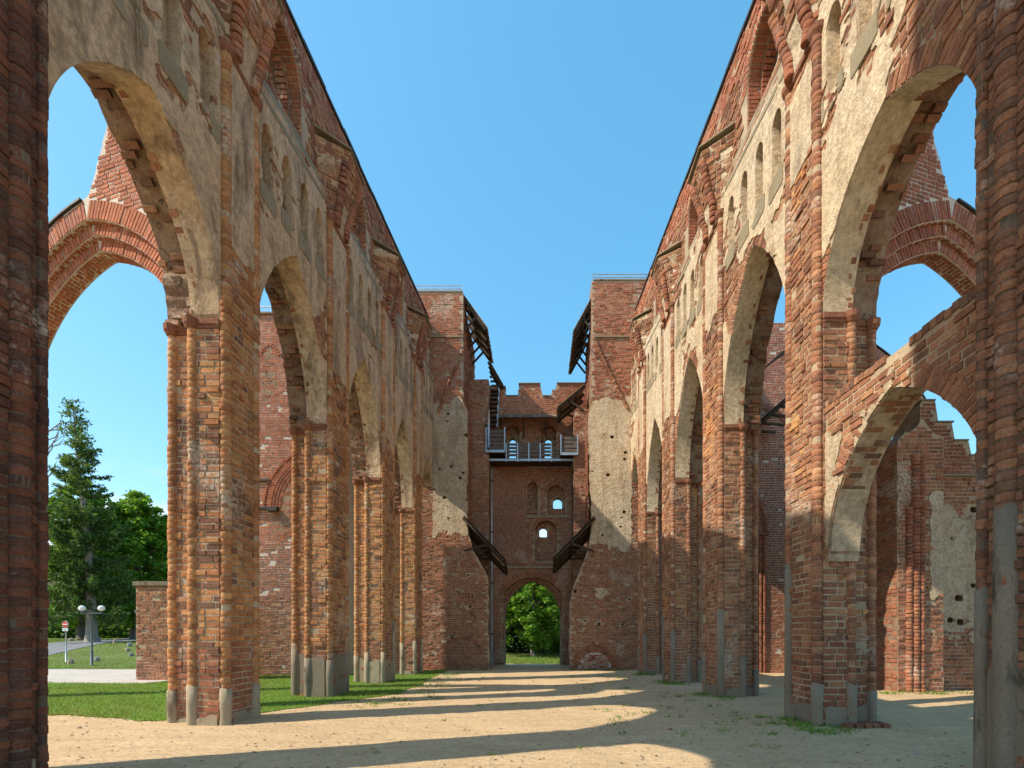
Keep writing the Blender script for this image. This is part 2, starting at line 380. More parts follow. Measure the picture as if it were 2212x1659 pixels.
def sheet(mb, sdf, u0, u1, v0, v1, res, mp, d0, d1, mf=0, ms=0, back=False):
    """the region sdf>0 as a slab: front at depth d0, sides down to depth d1"""
    nu = int(math.ceil((u1 - u0) / res)) + 1; nv = int(math.ceil((v1 - v0) / res)) + 1
    us = u0 + np.arange(nu) * res; vs = v0 + np.arange(nv) * res
    U, V = np.meshgrid(us, vs, indexing='ij'); S = sdf(U, V).copy()
    S[0, :] = np.minimum(S[0, :], -1e-3); S[-1, :] = np.minimum(S[-1, :], -1e-3); S[:, 0] = np.minimum(S[:, 0], -1e-3); S[:, -1] = np.minimum(S[:, -1], -1e-3)
    I = S > 0
    full = I[:-1, :-1] & I[1:, :-1] & I[1:, 1:] & I[:-1, 1:]
    anyc = I[:-1, :-1] | I[1:, :-1] | I[1:, 1:] | I[:-1, 1:]
    base = len(mb.v); vid = {}; P2 = []
    def gv(i, j):
        k = (i, j)
        if k not in vid: vid[k] = len(P2); P2.append((us[i], vs[j]))
        return vid[k]
    def ev(a, b):
        k = (a, b) if a < b else (b, a)
        if k not in vid:
            (i, j), (p, q) = k; sa, sb = S[i, j], S[p, q]; t = sa / (sa - sb); t = min(0.98, max(0.02, t))
            vid[k] = len(P2); P2.append((us[i] + t * (us[p] - us[i]), vs[j] + t * (vs[q] - vs[j])))
        return vid[k]
    faces = []; edges = []
    for i, j in zip(*np.nonzero(full)):
        faces.append((gv(i, j), gv(i + 1, j), gv(i + 1, j + 1), gv(i, j + 1)))
    for i, j in zip(*np.nonzero(anyc & ~full)):
        cs = [(i, j), (i + 1, j), (i + 1, j + 1), (i, j + 1)]
        poly = []; isx = []
        for k in range(4):
            a, b = cs[k], cs[(k + 1) % 4]
            if I[a]: poly.append(gv(*a)); isx.append(False)
            if I[a] != I[b]: poly.append(ev(a, b)); isx.append(True)
        if len(poly) >= 3:
            faces.append(tuple(poly))
            n = len(poly)
            for k in range(n):
                if isx[k] and isx[(k + 1) % n]: edges.append((poly[k], poly[(k + 1) % n]))
    if not P2: return
    A = np.array(P2); n = len(A)
    front = mp(A[:, 0], A[:, 1], np.full(n, d0))
    mb.v += [tuple(p) for p in front]
    for f in faces: mb.f.append(tuple(base + k for k in f)); mb.m.append(mf)
    if back:
        b2 = len(mb.v); mb.v += [tuple(p) for p in mp(A[:, 0], A[:, 1], np.full(n, d1))]
        for f in faces: mb.f.append(tuple(b2 + k for k in reversed(f))); mb.m.append(mf)
    used = sorted({k for e in edges for k in e}); idx = {k: i for i, k in enumerate(used)}
    if used:
        B = A[used]; fr = mp(B[:, 0], B[:, 1], np.full(len(B), d0)); bk = mp(B[:, 0], B[:, 1], np.full(len(B), d1))
        s0 = len(mb.v); mb.v += [tuple(p) for p in fr]; s1 = len(mb.v); mb.v += [tuple(p) for p in bk]
        for a, b in edges:
            mb.f.append((s0 + idx[a], s0 + idx[b], s1 + idx[b], s1 + idx[a])); mb.m.append(ms)

# ------------------------------------------------------------------ bricks
def _brick_templates(k):
    r = np.random.default_rng(5); T = []
    for i in range(k):
        j = lambda s: (r.random((4, 1)) - 0.5) * s
        c = np.array([(-.5, -.5), (.5, -.5), (.5, .5), (-.5, .5)], float)
        back = np.hstack([c * 0.99, np.full((4, 1), -0.06)])
        edge = np.hstack([c * [1, 1] + np.hstack([j(.02), j(.055)]), np.full((4, 1), -0.006) + j(.003)])
        inn = np.hstack([c * [0.965, 0.88] + np.hstack([j(.02), j(.055)]), j(.006)])
        T.append(np.vstack([back, edge, inn]))
    return np.array(T)
BT = _brick_templates(10)
BF = np.array([(8, 9, 10, 11)] + [(a, (a + 1) % 4, 4 + (a + 1) % 4, 4 + a) for a in range(4)] + [(4 + a, 4 + (a + 1) % 4, 8 + (a + 1) % 4, 8 + a) for a in range(4)])
NA = 9
def _round_templates(k):
    r = np.random.default_rng(6); T = []
    for i in range(k):
        v = []
        for (z, rr) in ((-.5, .955), (-.44, 1.0), (.44, 1.0), (.5, .955)):
            for a in range(NA):
                t = math.radians(-115 + 230 * a / (NA - 1))
                q = rr * (1 + (r.random() - .5) * .045)
                v.append((q * math.sin(t), z + (r.random() - .5) * .05, q * math.cos(t)))
        v += [(0, -.5, 0), (0, .5, 0)]
        T.append(v)
    return np.array(T)
RT = _round_templates(6)
RF = np.array([(k * NA + a, k * NA + a + 1, (k + 1) * NA + a + 1, (k + 1) * NA + a) for k in range(3) for a in range(NA - 1)] + [(4 * NA, a, a + 1, a + 2) for a in range(0, NA - 1, 2)] + [(4 * NA + 1, 3 * NA + a, 3 * NA + a + 1, 3 * NA + a + 2) for a in range(0, NA - 1, 2)])

PAL = {
 'old': np.array([(.30, .115, .060), (.25, .090, .052), (.34, .145, .075), (.20, .072, .046), (.37, .185, .095), (.27, .12, .07), (.15, .065, .045), (.40, .22, .12)]),
 'orange': np.array([(.47, .205, .072), (.42, .17, .062), (.50, .245, .095), (.37, .135, .052), (.48, .275, .11), (.30, .115, .05), (.45, .235, .09)]),
 'red': np.array([(.33, .105, .058), (.28, .092, .052), (.36, .13, .068), (.24, .078, .048), (.16, .08, .06), (.38, .17, .09), (.30, .12, .065)]),
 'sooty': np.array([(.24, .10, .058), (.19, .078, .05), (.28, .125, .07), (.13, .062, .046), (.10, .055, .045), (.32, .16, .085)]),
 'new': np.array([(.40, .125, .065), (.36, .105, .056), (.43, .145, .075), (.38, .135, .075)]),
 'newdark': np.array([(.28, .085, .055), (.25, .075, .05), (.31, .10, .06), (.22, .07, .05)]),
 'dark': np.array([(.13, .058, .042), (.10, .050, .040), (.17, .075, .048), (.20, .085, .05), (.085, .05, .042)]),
}
def pal_cols(names, n):
    """names: one palette name or an array of names"""
    out = np.zeros((n, 3))
    if isinstance(names, str): names = np.full(n, names)
    for k in np.unique(names):
        m = names == k; p = PAL[k]; c = p[rng.integers(0, len(p), m.sum())]; c = p.mean(0) + (c - p.mean(0)) * .72; q_ = 0 if k == 'dark' else .17; c = c * (1 - q_) + np.array([.38, .265, .175]) * q_
        out[m] = c * (0.85 + 0.3 * rng.random((m.sum(), 1)))
    return out

class Bricks:
    def __init__(s): s.flat = []; s.round = []
    def put(s, C, U, V, Nn, l, h, col): s.flat.append((C, U, V, Nn, l, h, col))
    def put_round(s, C, U, V, Nn, r, h, col): s.round.append((C, U, V, Nn, r, h, col))

def lay(w, h, course, blen, joint):
    """centres and lengths of bricks laid over a w x h rectangle, courses with alternate stretchers and headers"""
    n = max(1, int(round(h / course))); ch = h / n; us = []; vs = []; ls = []
    half = blen / 2
    for k in range(n):
        seq = [blen, half] if k % 2 else [half, blen]
        x = -random.random() * (half if w > 0.7 else 0.06); q = k % 3
        while x < w - 0.02:
            L_ = seq[q % 2] if (q % 5) else blen; q += 1
            a = max(0.0, x); b = min(w, x + L_)
            if w - b < 0.06: b = w
            if b - a > 0.045:
                us.append((a + b) / 2); vs.append((k + 0.5) * ch); ls.append(b - a - joint)
            x = b if b == w else x + L_
    return np.array(us), np.array(vs), np.array(ls), ch - joint

def brick_quad(B, P00, P10, P01, P11, nout, course=0.112, blen=0.27, joint=0.024, proud=0.012, rough=0.006, lost=0.04, test=None, pal='old'):
    P00, P10, P01, P11 = (np.array(p, float) for p in (P00, P10, P01, P11))
    w = (np.linalg.norm(P10 - P00) + np.linalg.norm(P11 - P01)) / 2; h = (np.linalg.norm(P01 - P00) + np.linalg.norm(P11 - P10)) / 2
    if w < 0.04 or h < 0.05: return
    u, v, l, bh = lay(w, h, course, blen, joint)
    if not len(u): return
    a = (u / w)[:, None]; b = (v / h)[:, None]
    C = (P00 * (1 - a) + P10 * a) * (1 - b) + (P01 * (1 - a) + P11 * a) * b
    keep = np.ones(len(u), bool)
    names = pal
    if test is not None:
        keep, names = test(C, l)
        if names is None: names = pal
    if not keep.any(): return
    C = C[keep]; l = l[keep]; n = len(C)
    if not isinstance(names, str): names = names[keep]
    no = np.array(nout, float); no /= np.linalg.norm(no)
    U = P10 - P00; U /= np.linalg.norm(U)
    V = (P01 + P11 - P00 - P10); V -= U * V.dot(U); V /= np.linalg.norm(V)
    no2 = np.cross(U, V); no2 = no2 if no2.dot(no) > 0 else -no2
    pr = np.clip(proud + rng.normal(0, rough, n), .004, .045); pr = np.where(rng.random(n) < lost * .6, .003 + .004 * rng.random(n), pr); pr = np.where(rng.random(n) < lost * .2, -.05, pr)
    tilt = rng.normal(0, 0.012, n)[:, None]
    Uj = U + V * tilt; Vj = V - U * tilt
    B.put(C + no2 * pr[:, None], Uj, Vj, np.tile(no2, (n, 1)), l, np.full(n, bh) * (1 + rng.normal(0, .03, n)), pal_cols(names, n))

def shaft(B, path, nout, r, course=0.105, pal='old', joint=0.012, lost=0.0):
    """a round shaft of moulded bricks along a path (list of points)"""
    path = [np.array(p, float) for p in path]; nout = np.array(nout, float); nout /= np.linalg.norm(nout)
    Cs = []; Vs = []
    for a, b in zip(path[:-1], path[1:]):
        d = np.linalg.norm(b - a); n = max(1, int(round(d / course)))
        for k in range(n):
            if random.random() < lost: continue
            Cs.append(a + (b - a) * (k + 0.5) / n); Vs.append((b - a) / d)
    if not Cs: return
    C = np.array(Cs); V = np.array(Vs); n = len(C)
    Nn = nout - V * (V @ nout)[:, None]; Nn /= np.linalg.norm(Nn, axis=1)[:, None]; U = np.cross(V, Nn)
    rr = r * (1 + rng.normal(0, .03, n))
    B.put_round(C + rng.normal(0, .004, (n, 3)), U, V, Nn, rr, np.full(n, course - joint) * (0.96 + 0.08 * rng.random(n)), pal_cols(pal, n))

_tm = {}
def _template_mesh(kind, i, mat):
    k = (kind, i, mat)
    if k not in _tm:
        T, Fc = (BT, BF) if kind == 0 else (RT, RF)
        me = bpy.data.meshes.new('brick'); me.from_pydata([tuple(p) for p in T[i]], [], [tuple(int(q) for q in f) for f in Fc])
        if kind: me.polygons.foreach_set('use_smooth', [k_ < 3 * (NA - 1) for k_ in range(len(me.polygons))])
        me.materials.append(M[mat]); me.update(); _tm[k] = me
    return _tm[k]

def emit(thing, B, mat='brick_old', maxn=300, name='brick'):
    groups = []
    for kind, lst in ((0, B.flat), (1, B.round)):
        if lst: groups.append((kind, [np.concatenate([r[i] for r in lst]) for i in range(7)]))
    if not groups: return
    sc = []
    for kind, (C, U, V, Nn, l, h, col) in groups:
        D = C - np.array([0, 0, EYE]); dist = np.linalg.norm(D, axis=1)
        facing = np.clip(-(Nn * D).sum(1) / dist, 0.0, 1); facing = np.where(kind == 1, np.maximum(facing, 0.35), facing)
        y = np.maximum(D[:, 1], 0.1); px = 1164 + 1000 * D[:, 0] / y; py = 1368 - 1000 * D[:, 2] / y
        ok = (px > 0) & (px < 2212) & (py > 0) & (py < 1659) & (D[:, 1] > 0.5)
        sc.append(np.where(ok, facing * l * h * (2 if kind else 1) / dist ** 2, 0))
    allsc = np.concatenate(sc); thr = np.sort(allsc)[::-1][min(maxn, len(allsc)) - 1]; left = maxn
    loc = Vector(thing.location); p = thing
    while p.parent is not None: p = p.parent; loc += Vector(p.location)
    inv = Matrix.Translation(-loc)
    vs = []; fs = []; cs = []; sm = []; off = 0
    for (kind, (C, U, V, Nn, l, h, col)), s in zip(groups, sc):
        pick = (s >= thr) & (s > 0)
        idx = np.nonzero(pick)[0][:left]; left -= len(idx); pick[:] = False; pick[idx] = True
        for i in idx:
            ti = int(rng.integers(0, len(BT) if kind == 0 else len(RT)))
            o = bpy.data.objects.new(name, _template_mesh(kind, ti, mat)); COL.objects.link(o)
            sx, sy, sz = (l[i], h[i], 1) if kind == 0 else (l[i], h[i], l[i])
            o.parent = thing; o.matrix_parent_inverse = inv
            o.matrix_basis = Matrix(((U[i][0] * sx, V[i][0] * sy, Nn[i][0] * sz, C[i][0]), (U[i][1] * sx, V[i][1] * sy, Nn[i][1] * sz, C[i][1]), (U[i][2] * sx, V[i][2] * sy, Nn[i][2] * sz, C[i][2]), (0, 0, 0, 1)))
            o.color = (*col[i], 1)
        r = np.nonzero(~pick)[0]
        if len(r):
            T, Fc = (BT, BF) if kind == 0 else (RT, RF)
            t = T[rng.integers(0, len(T), len(r))]; sx = l[r]; sy = h[r]; sz = np.ones(len(r)) if kind == 0 else l[r]
            W = C[r][:, None, :] + t[:, :, 0:1] * (U[r] * sx[:, None])[:, None, :] + t[:, :, 1:2] * (V[r] * sy[:, None])[:, None, :] + t[:, :, 2:3] * (Nn[r] * sz[:, None])[:, None, :]
            nvt = t.shape[1]; vs.append(W.reshape(-1, 3)); fs.append((Fc[None] + (np.arange(len(r)) * nvt)[:, None, None] + off).reshape(-1, 4))
            cs.append(np.repeat(col[r], nvt, axis=0)); sm.append(np.tile(np.arange(len(Fc)) < 3 * (NA - 1), len(r)) if kind else np.zeros(len(r) * len(Fc), bool)); off += len(r) * nvt
    if vs:
        np_mesh('brickwork', np.vstack(vs), np.vstack(fs), mat, thing, np.vstack(cs), np.concatenate(sm), kind='stuff')

def ring(B, mp, Nout, u0, u1, zs, za, off=0.0, length=0.25, step=0.1, d=0.0, pal='old', test=None, h=None, proud=0.014):
    """voussoirs on edge round an arch, lying in the wall face"""
    c0 = (u0 - off, u1 + off, zs, za + off)
    rec = arch_pts(*c0, step=step)
    C = []; U = []; V = []
    for (p, n) in rec:
        q = (p[0] + n[0] * length / 2, p[1] + n[1] * length / 2)
        C.append(q); U.append(n); V.append((-n[1], n[0]))
    C = np.array(C); U = np.array(U); V = np.array(V); n = len(C)
    W = mp(C[:, 0], C[:, 1], np.full(n, d - proud)); z0 = mp(np.zeros(1), np.zeros(1), np.zeros(1))[0]
    ex = mp(np.ones(1), np.zeros(1), np.zeros(1))[0] - z0; ez = np.array([0, 0, 1.0])
    U3 = U[:, 0:1] * ex + U[:, 1:2] * ez; V3 = V[:, 0:1] * ex + V[:, 1:2] * ez
    keep = np.ones(n, bool)
    if test is not None: keep, _ = test(W, np.full(n, .1))
    k = np.nonzero(keep)[0]
    if not len(k): return
    B.put(W[k] + np.array(Nout) * rng.normal(0, .004, (len(k), 1)), U3[k], V3[k], np.tile(np.array(Nout, float), (len(k), 1)), np.full(len(k), length - .015), np.full(len(k), (h or step) - .016), pal_cols(pal, len(k)))

def soffit_bricks(B, mp, u0, u1, zs, za, d0, d1, pal='old', proud=(0.0, 0.0), blen=0.26, step=0.1, skip=0.0, jam=None):
    """bricks facing into an arch opening, laid across the thickness d0..d1; jam = z of the foot of straight jambs"""
    rec = [(p, n) for p, n in arch_pts(u0, u1, zs, za, step=step)]
    if jam is not None:
        k = int((zs - jam) / step)
        rec += [((u0, zs - (i + .5) * step), (-1, 0)) for i in range(k)] + [((u1, zs - (i + .5) * step), (1, 0)) for i in range(k)]
    z0 = mp(np.zeros(1), np.zeros(1), np.zeros(1))[0]; ex = mp(np.ones(1), np.zeros(1), np.zeros(1))[0] - z0; ed = mp(np.zeros(1), np.zeros(1), np.ones(1))[0] - z0
    ez = np.array([0, 0, 1.0]); C = []; U = []; V = []; Nn = []; l = []
    for i, (p, n) in enumerate(rec):
        x = d0 - (0 if i % 2 else blen / 2)
        while x < d1 - 0.02:
            bl = blen * random.uniform(.7, 1.15); a, b = max(d0, x), min(d1, x + bl); x += bl
            if b - a < 0.05 or random.random() < skip: continue
            q = random.uniform(*proud)
            C.append(mp(np.array([p[0] - n[0] * q]), np.array([p[1] - n[1] * q]), np.array([(a + b) / 2]))[0])
            U.append(ed); Nn.append(-(n[0] * ex + n[1] * ez)); V.append(-n[1] * ex + n[0] * ez); l.append(b - a - 0.015)
    if C:
        n = len(C); B.put(np.array(C), np.array(U), np.array(V), np.array(Nn), np.array(l), np.full(n, step - .016), pal_cols(pal, n))

def plane_map(O, ang):
    ca, sa = math.cos(ang), math.sin(ang)
    def mp(u, v, d):
        u = np.asarray(u, float); d = np.asarray(d, float); v = np.asarray(v, float)
        return np.stack([O[0] + u * ca - d * sa, O[1] + u * sa + d * ca, v], -1)
    return mp, np.array([ca, sa, 0.0]), np.array([sa, -ca, 0.0])

def facade(name, label, cat, O, ang, sdf, ur, vr, thick, res=0.1, pal='red', core='mortar', bmat='brick_old', course=0.112, blen=0.27, plaster=None, pmat='plaster_grey', bregion=None, proud=0.012, rough=0.006, lost=0.05, group=None, back=False, extra=None, reveal=None, maxn=300, palfn=None, joint=0.024, parent=None):
    """a wall in a vertical plane with bricks, openings, plaster patches"""
    mp, ex, nout = plane_map(O, ang)
    c = mp(np.array([(ur[0] + ur[1]) / 2]), np.array([vr[0]]), np.array([thick / 2]))[0]
    th = parent or empty(name, c, label, cat, group)
    mb = MB(); sheet(mb, sdf, ur[0] - .05, ur[1] + .05, vr[0] - .05, vr[1] + .05, res, mp, 0.0, thick, 0, 1, back)
    mb.build('wall_core', [core, reveal or core], th)
    if plaster is not None:
        pl0 = plaster; plaster = lambda u, v: pl0(u, v) + .16 * fbm(u * 3.3, v * 3.3, 55) + .08 * fbm(u * 9, v * 9, 56)
        pb = MB(); ps = lambda u, v: np.minimum(sdf(u, v) - 0.01, plaster(u, v))
        sheet(pb, ps, ur[0] - .05, ur[1] + .05, vr[0] - .05, vr[1] + .05, res * 0.8, mp, -0.026, 0.01)
        if pb.f: build_islands(pb, 'plaster', pmat, th, 10)
    B = Bricks()
    O3 = np.array([O[0], O[1], 0.0])
    def test(C, l):
        u = (C - O3) @ ex; v = C[:, 2]
        k = (sdf(u, v) > 0.035) & (sdf(u - l * .45, v) > 0.0) & (sdf(u + l * .45, v) > 0.0)
        if plaster is not None: k &= plaster(u, v) < 0.04
        if bregion is not None: k &= bregion(u, v) > 0
        return k, (palfn(u, v) if palfn else None)
    z = np.zeros(1)
    cr = [mp(np.array([a]), np.array([b]), z)[0] for a, b in ((ur[0], vr[0]), (ur[1], vr[0]), (ur[0], vr[1]), (ur[1], vr[1]))]
    brick_quad(B, *cr, nout, course, blen, joint, proud, rough, lost, test, pal)
    if extra: extra(B, mp, nout, th, test)
    emit(th, B, bmat, maxn)
    return th, mp, nout

# ------------------------------------------------------------------ ground
def G(x, y):
    x = np.asarray(x, float); y = np.asarray(y, float)
    g = -0.0195 * (np.clip(y, 3, 24.4) - 8)
    m = np.clip((-14 - x) / 6, 0, 1) * np.clip((y - 24.5) / 14, 0, 1); m = m * m * (3 - 2 * m)
    far = np.clip((y - 29) / 60, 0, 1)
    return g + 1.0 * m + 0.9 * far * np.clip((-x) / 20, 0, 1) - 0.35 * np.clip((y - 28.5) / 6, 0, 1) * np.clip((6 - np.abs(x)) / 3, 0, 1)
def axis(lo, hi, step, far, n):
    a = list(np.arange(lo, hi + 1e-6, step)); t = np.linspace(0, 1, n + 1)[1:]
    return np.array([lo - far * q ** 2.2 for q in reversed(t)] + a + [hi + far * q ** 2.2 for q in t])
gx = axis(-20, 16, 0.2, 900, 22); gy = axis(2, 30, 0.2, 900, 22)
GX, GY = np.meshgrid(gx, gy, indexing='ij')
GZ = G(GX, GY) + 0.035 * fbm(GX * 1.1, GY * 1.1, 2) + 0.03 * fbm(GX * 4, GY * 4, 4)
nI, nJ = GX.shape; ids = np.arange(nI * nJ).reshape(nI, nJ)
gf = np.stack([ids[:-1, :-1], ids[1:, :-1], ids[1:, 1:], ids[:-1, 1:]], -1).reshape(-1, 4)
def in_area(x, y): return (np.abs(x + 1) < 17) & (y < 29) & (y > -20)
g = np_mesh('ground', np.stack([GX, GY, GZ], -1).reshape(-1, 3), gf, 'sand', smooth=np.ones(len(gf), bool)); g['kind'] = 'structure'

def ground_sheet(name, sdf, x0, x1, y0, y1, res, mat, lift):
    def mp(u, v, d): return np.stack([u, v, G(u, v) + 0.035 * fbm(u * 1.1, v * 1.1, 2) + 0.03 * fbm(u * 4, v * 4, 4) + lift + 0 * d], -1)
    mb = MB(); sheet(mb, sdf, x0, x1, y0, y1, res, mp, 0, 0); o = mb.build(name, mat, smooth=True); o['kind'] = 'structure'; return o

def S_lawn(x, y):
    edge_y = 8.35 + 0.30 * np.clip(-x - 7.2, 0, 4) + 1.4 * np.clip(x + 6.4, 0, 3) ** 1.25
    right = -3.95 - 0.10 * np.clip(y - 15, 0, 6) - x
    s = np.minimum(y - edge_y, right)
    road = np.where(x < -13.4, 15.9 + 0.06 * (-13.4 - x) - y, 23.5 - y)
    return np.minimum(s, road) + 0.55 * fbm(x * 1.1, y * 1.1, 9)
ground_sheet('lawn', S_lawn, -24, -2, 8, 24, 0.22, 'lawn_soil', 0.012)
def S_road(x, y): return np.minimum(np.minimum(y - (15.7 + 0.06 * (-13.4 - x)), 24.6 - y), -13.5 - x) + 0.25 * fbm(x * .8, y * .8, 12)
ground_sheet('gravel_road', S_road, -60, -13, 14, 26, 0.4, 'gravel', 0.02)
def S_mound(x, y): return np.minimum(y - 24.3 - 0.5 * fbm(x * .6, y * .6, 8), np.minimum(-10 - x, 95 - y))
ground_sheet('grass_bank', S_mound, -95, -8, 22, 96, 0.8, 'soil', 0.03)
def S_drive(x, y): return 2.3 - np.abs(x + 33.5 + 0.28 * (y - 27) + 0.004 * (y - 27) ** 2) - np.clip(25 - y, 0, 9) + np.clip(55 - y, -9, 0)
ground_sheet('asphalt_drive', S_drive, -60, -20, 24, 58, 0.5, 'asphalt', 0.06)
def S_meadow(x, y): return np.minimum(y - 31.5, np.minimum(x + 9.9, np.minimum(60 - x, 95 - y)))
ground_sheet('meadow_behind_gate', S_meadow, -10, 60, 30, 96, 0.8, 'soil', 0.02)
def gz(x, y): return G(x, y) + 0.035 * fbm(np.asarray(x) * 1.1, np.asarray(y) * 1.1, 2) + 0.03 * fbm(np.asarray(x) * 4, np.asarray(y) * 4, 4)

def blades(name, X, Y, H, lean, width, base, label, cat, cvar=0.3):
    n = len(X); Z = gz(X, Y); t = rng.random(n) * 2 * math.pi; a = rng.random(n) * 2 * math.pi
    dx, dy = np.cos(t) * width / 2, np.sin(t) * width / 2
    lx, ly = np.cos(a) * lean * H, np.sin(a) * lean * H
    v = np.stack([np.stack([X - dx, Y - dy, Z], -1), np.stack([X + dx, Y + dy, Z], -1), np.stack([X + lx, Y + ly, Z + H], -1)], 1).reshape(-1, 3)
    c = np.array(base)[rng.integers(0, len(base), n)] * (1 - cvar / 2 + cvar * rng.random((n, 1)))
    dry = np.clip(.25 + 1.6 * fbm(X * .9, Y * .9, 44) + .5 * rng.normal(0, .3, n), 0, .75)[:, None]; c = c * (1 - dry) + c[:, :1] * np.array([1.35, 1.15, .35]) * dry
    o = np_mesh(name, v, np.arange(3 * n).reshape(-1, 3), 'grass', None, np.repeat(c, 3, axis=0)); return tag(o, label, cat, kind='stuff')
GRASS = [(.12, .25, .022), (.15, .29, .03), (.19, .31, .04), (.10, .21, .02), (.24, .29, .06)]
n = 150000; X = rng.uniform(-22, -2.6, n); Y = 8 + 15.5 * rng.random(n) ** 1.4
k = S_lawn(X, Y) > -0.12 * rng.random(n); X = X[k]; Y = Y[k]
blades('lawn_grass', X, Y, rng.uniform(.03, .085, len(X)), 0.7, 0.014, GRASS, 'bright green mown grass between the left piers', 'grass')
n = 60000; X = rng.uniform(-50, -14, n); Y = 24.5 + 22 * rng.random(n) ** 1.3
k = (S_mound(X, Y) > 0) & (S_drive(X, Y) < -0.1); X = X[k]; Y = Y[k]
blades('bank_grass', X, Y, rng.uniform(.05, .14, len(X)), 0.7, 0.035, GRASS[:4], 'green grass on the bank beyond the gravel road', 'grass')
# sparse weeds on the sand
cx = []; cy = []
def weeds(n, fx, fy, sp, m):
    for _ in range(n):
        x = fx(); y = fy(); q = random.randint(4, m); cx.extend(np.random.default_rng(int(abs(x * 1000))).normal(x, sp, q)); cy.extend(np.random.default_rng(int(abs(y * 977))).normal(y, sp * .7, q))
weeds(80, lambda: random.uniform(1.2, 4.6), lambda: random.uniform(7.0, 20), .06, 16)
weeds(120, lambda: random.uniform(4.2, 5.0), lambda: random.choice([8.0, 12.1, 16.3, 20.4]) + random.uniform(-.9, .9), .10, 40)
weeds(120, lambda: -3.8 + random.gauss(0, .6), lambda: random.uniform(9.6, 22), .10, 28)
weeds(25, lambda: random.uniform(-3, 4.5), lambda: random.uniform(5.5, 12), .04, 8)
weeds(90, lambda: random.choice([random.uniform(-5.3, -2.7), random.uniform(1.7, 4.6)]), lambda: random.uniform(23.4, 23.95), .12, 40)
weeds(40, lambda: random.uniform(9.5, 14), lambda: random.uniform(12.6, 13.5), .15, 40)
cx = np.array(cx); cy = np.array(cy)
blades('sand_weeds', cx, cy, rng.uniform(.02, .09, len(cx)), 0.9, 0.02, GRASS[:4], 'sparse green weeds growing through the trodden sand', 'weeds')

# ------------------------------------------------------------------ the two nave arcades
SIDE = {'L': (-1.0, 5.40), 'R': (1.0, 4.70)}
ZI = 6.96                                   # top of the imposts
YP = {'L': [4.58, 8.46, 12.55, 16.70, 20.80, 24.9], 'R': [4.46, 8.32, 12.62, 16.95, 21.2, 25.2]}
HW = {'L': [.53, .48, .58, .62, .60, .6], 'R': [.54, .5, .62, .64, .62, .6]}
ZA = {'L': [9.3, 10.1, 10.25, 10.4, 10.4], 'R': [8.95, 10.3, 10.4, 10.45, 10.5]}
def kk(s, y): return 0.158 * (np.asarray(y, float) - 10.45) + (0.25 if s == 'R' else 0.0)

def side_map(s):
    sg, a = SIDE[s]
    def mp(u, v, d):
        u = np.asarray(u, float); v = np.asarray(v, float); d = np.asarray(d, float)
        return np.stack([sg * (a + d) + 0 * u, u, v], -1)
    return mp, np.array([-sg, 0.0, 0.0])

PIER_LABEL = {
 ('L', 0): 'dark shadowed brick pier cut off by the left edge of the picture',
 ('L', 1): 'tall orange brick pier standing in the grass, nearest whole pier on the left',
 ('L', 2): 'brick pier with a broad grey cement base, second whole pier on the left lawn',
 ('L', 3): 'brick pier with pale shaft feet, third whole pier on the left from the camera',
 ('L', 4): 'farthest brick pier of the left row, close to the ruined west wall',
 ('R', 0): 'brick pier with tall grey cement shafts cut off by the right edge of the picture',
 ('R', 1): 'brick pier with brick slab at its foot, nearest whole pier on the right',
 ('R', 2): 'brick pier with four cement shaft feet, second whole pier on the right',
 ('R', 3): 'brick pier with a tall cement shaft strip, third whole pier on the right',
 ('R', 4): 'farthest brick pier of the right row, close to the ruined west wall'}
CASE = {('L', 1): [.75, .8, .75, .7, .9], ('L', 2): [1.1, 1.15, 1.25, 1.5, 1.1], ('L', 3): [1.2, 1.2, 2.3, 1.1, 1.2], ('L', 4): [1.6, 1.5, 1.7, 1.2, 1.4],
        ('R', 0): [0, 0, 2.1, 2.9, 1.5], ('R', 1): [3.0, .85, .8, .7, .7], ('R', 2): [2.4, 1.2, 1.15, .8, 1.2], ('R', 3): [2.0, 1.0, 2.6, .9, .9], ('R', 4): [1.9, .9, 1.2, .9, .9], ('L', 0): [0, 0, 0, 0, 0]}

def cap_z(s, y): return float(12.05 + kk(s, y) - (0.25 if s == 'R' else 0) + (0.1 if s == 'R' else 0))

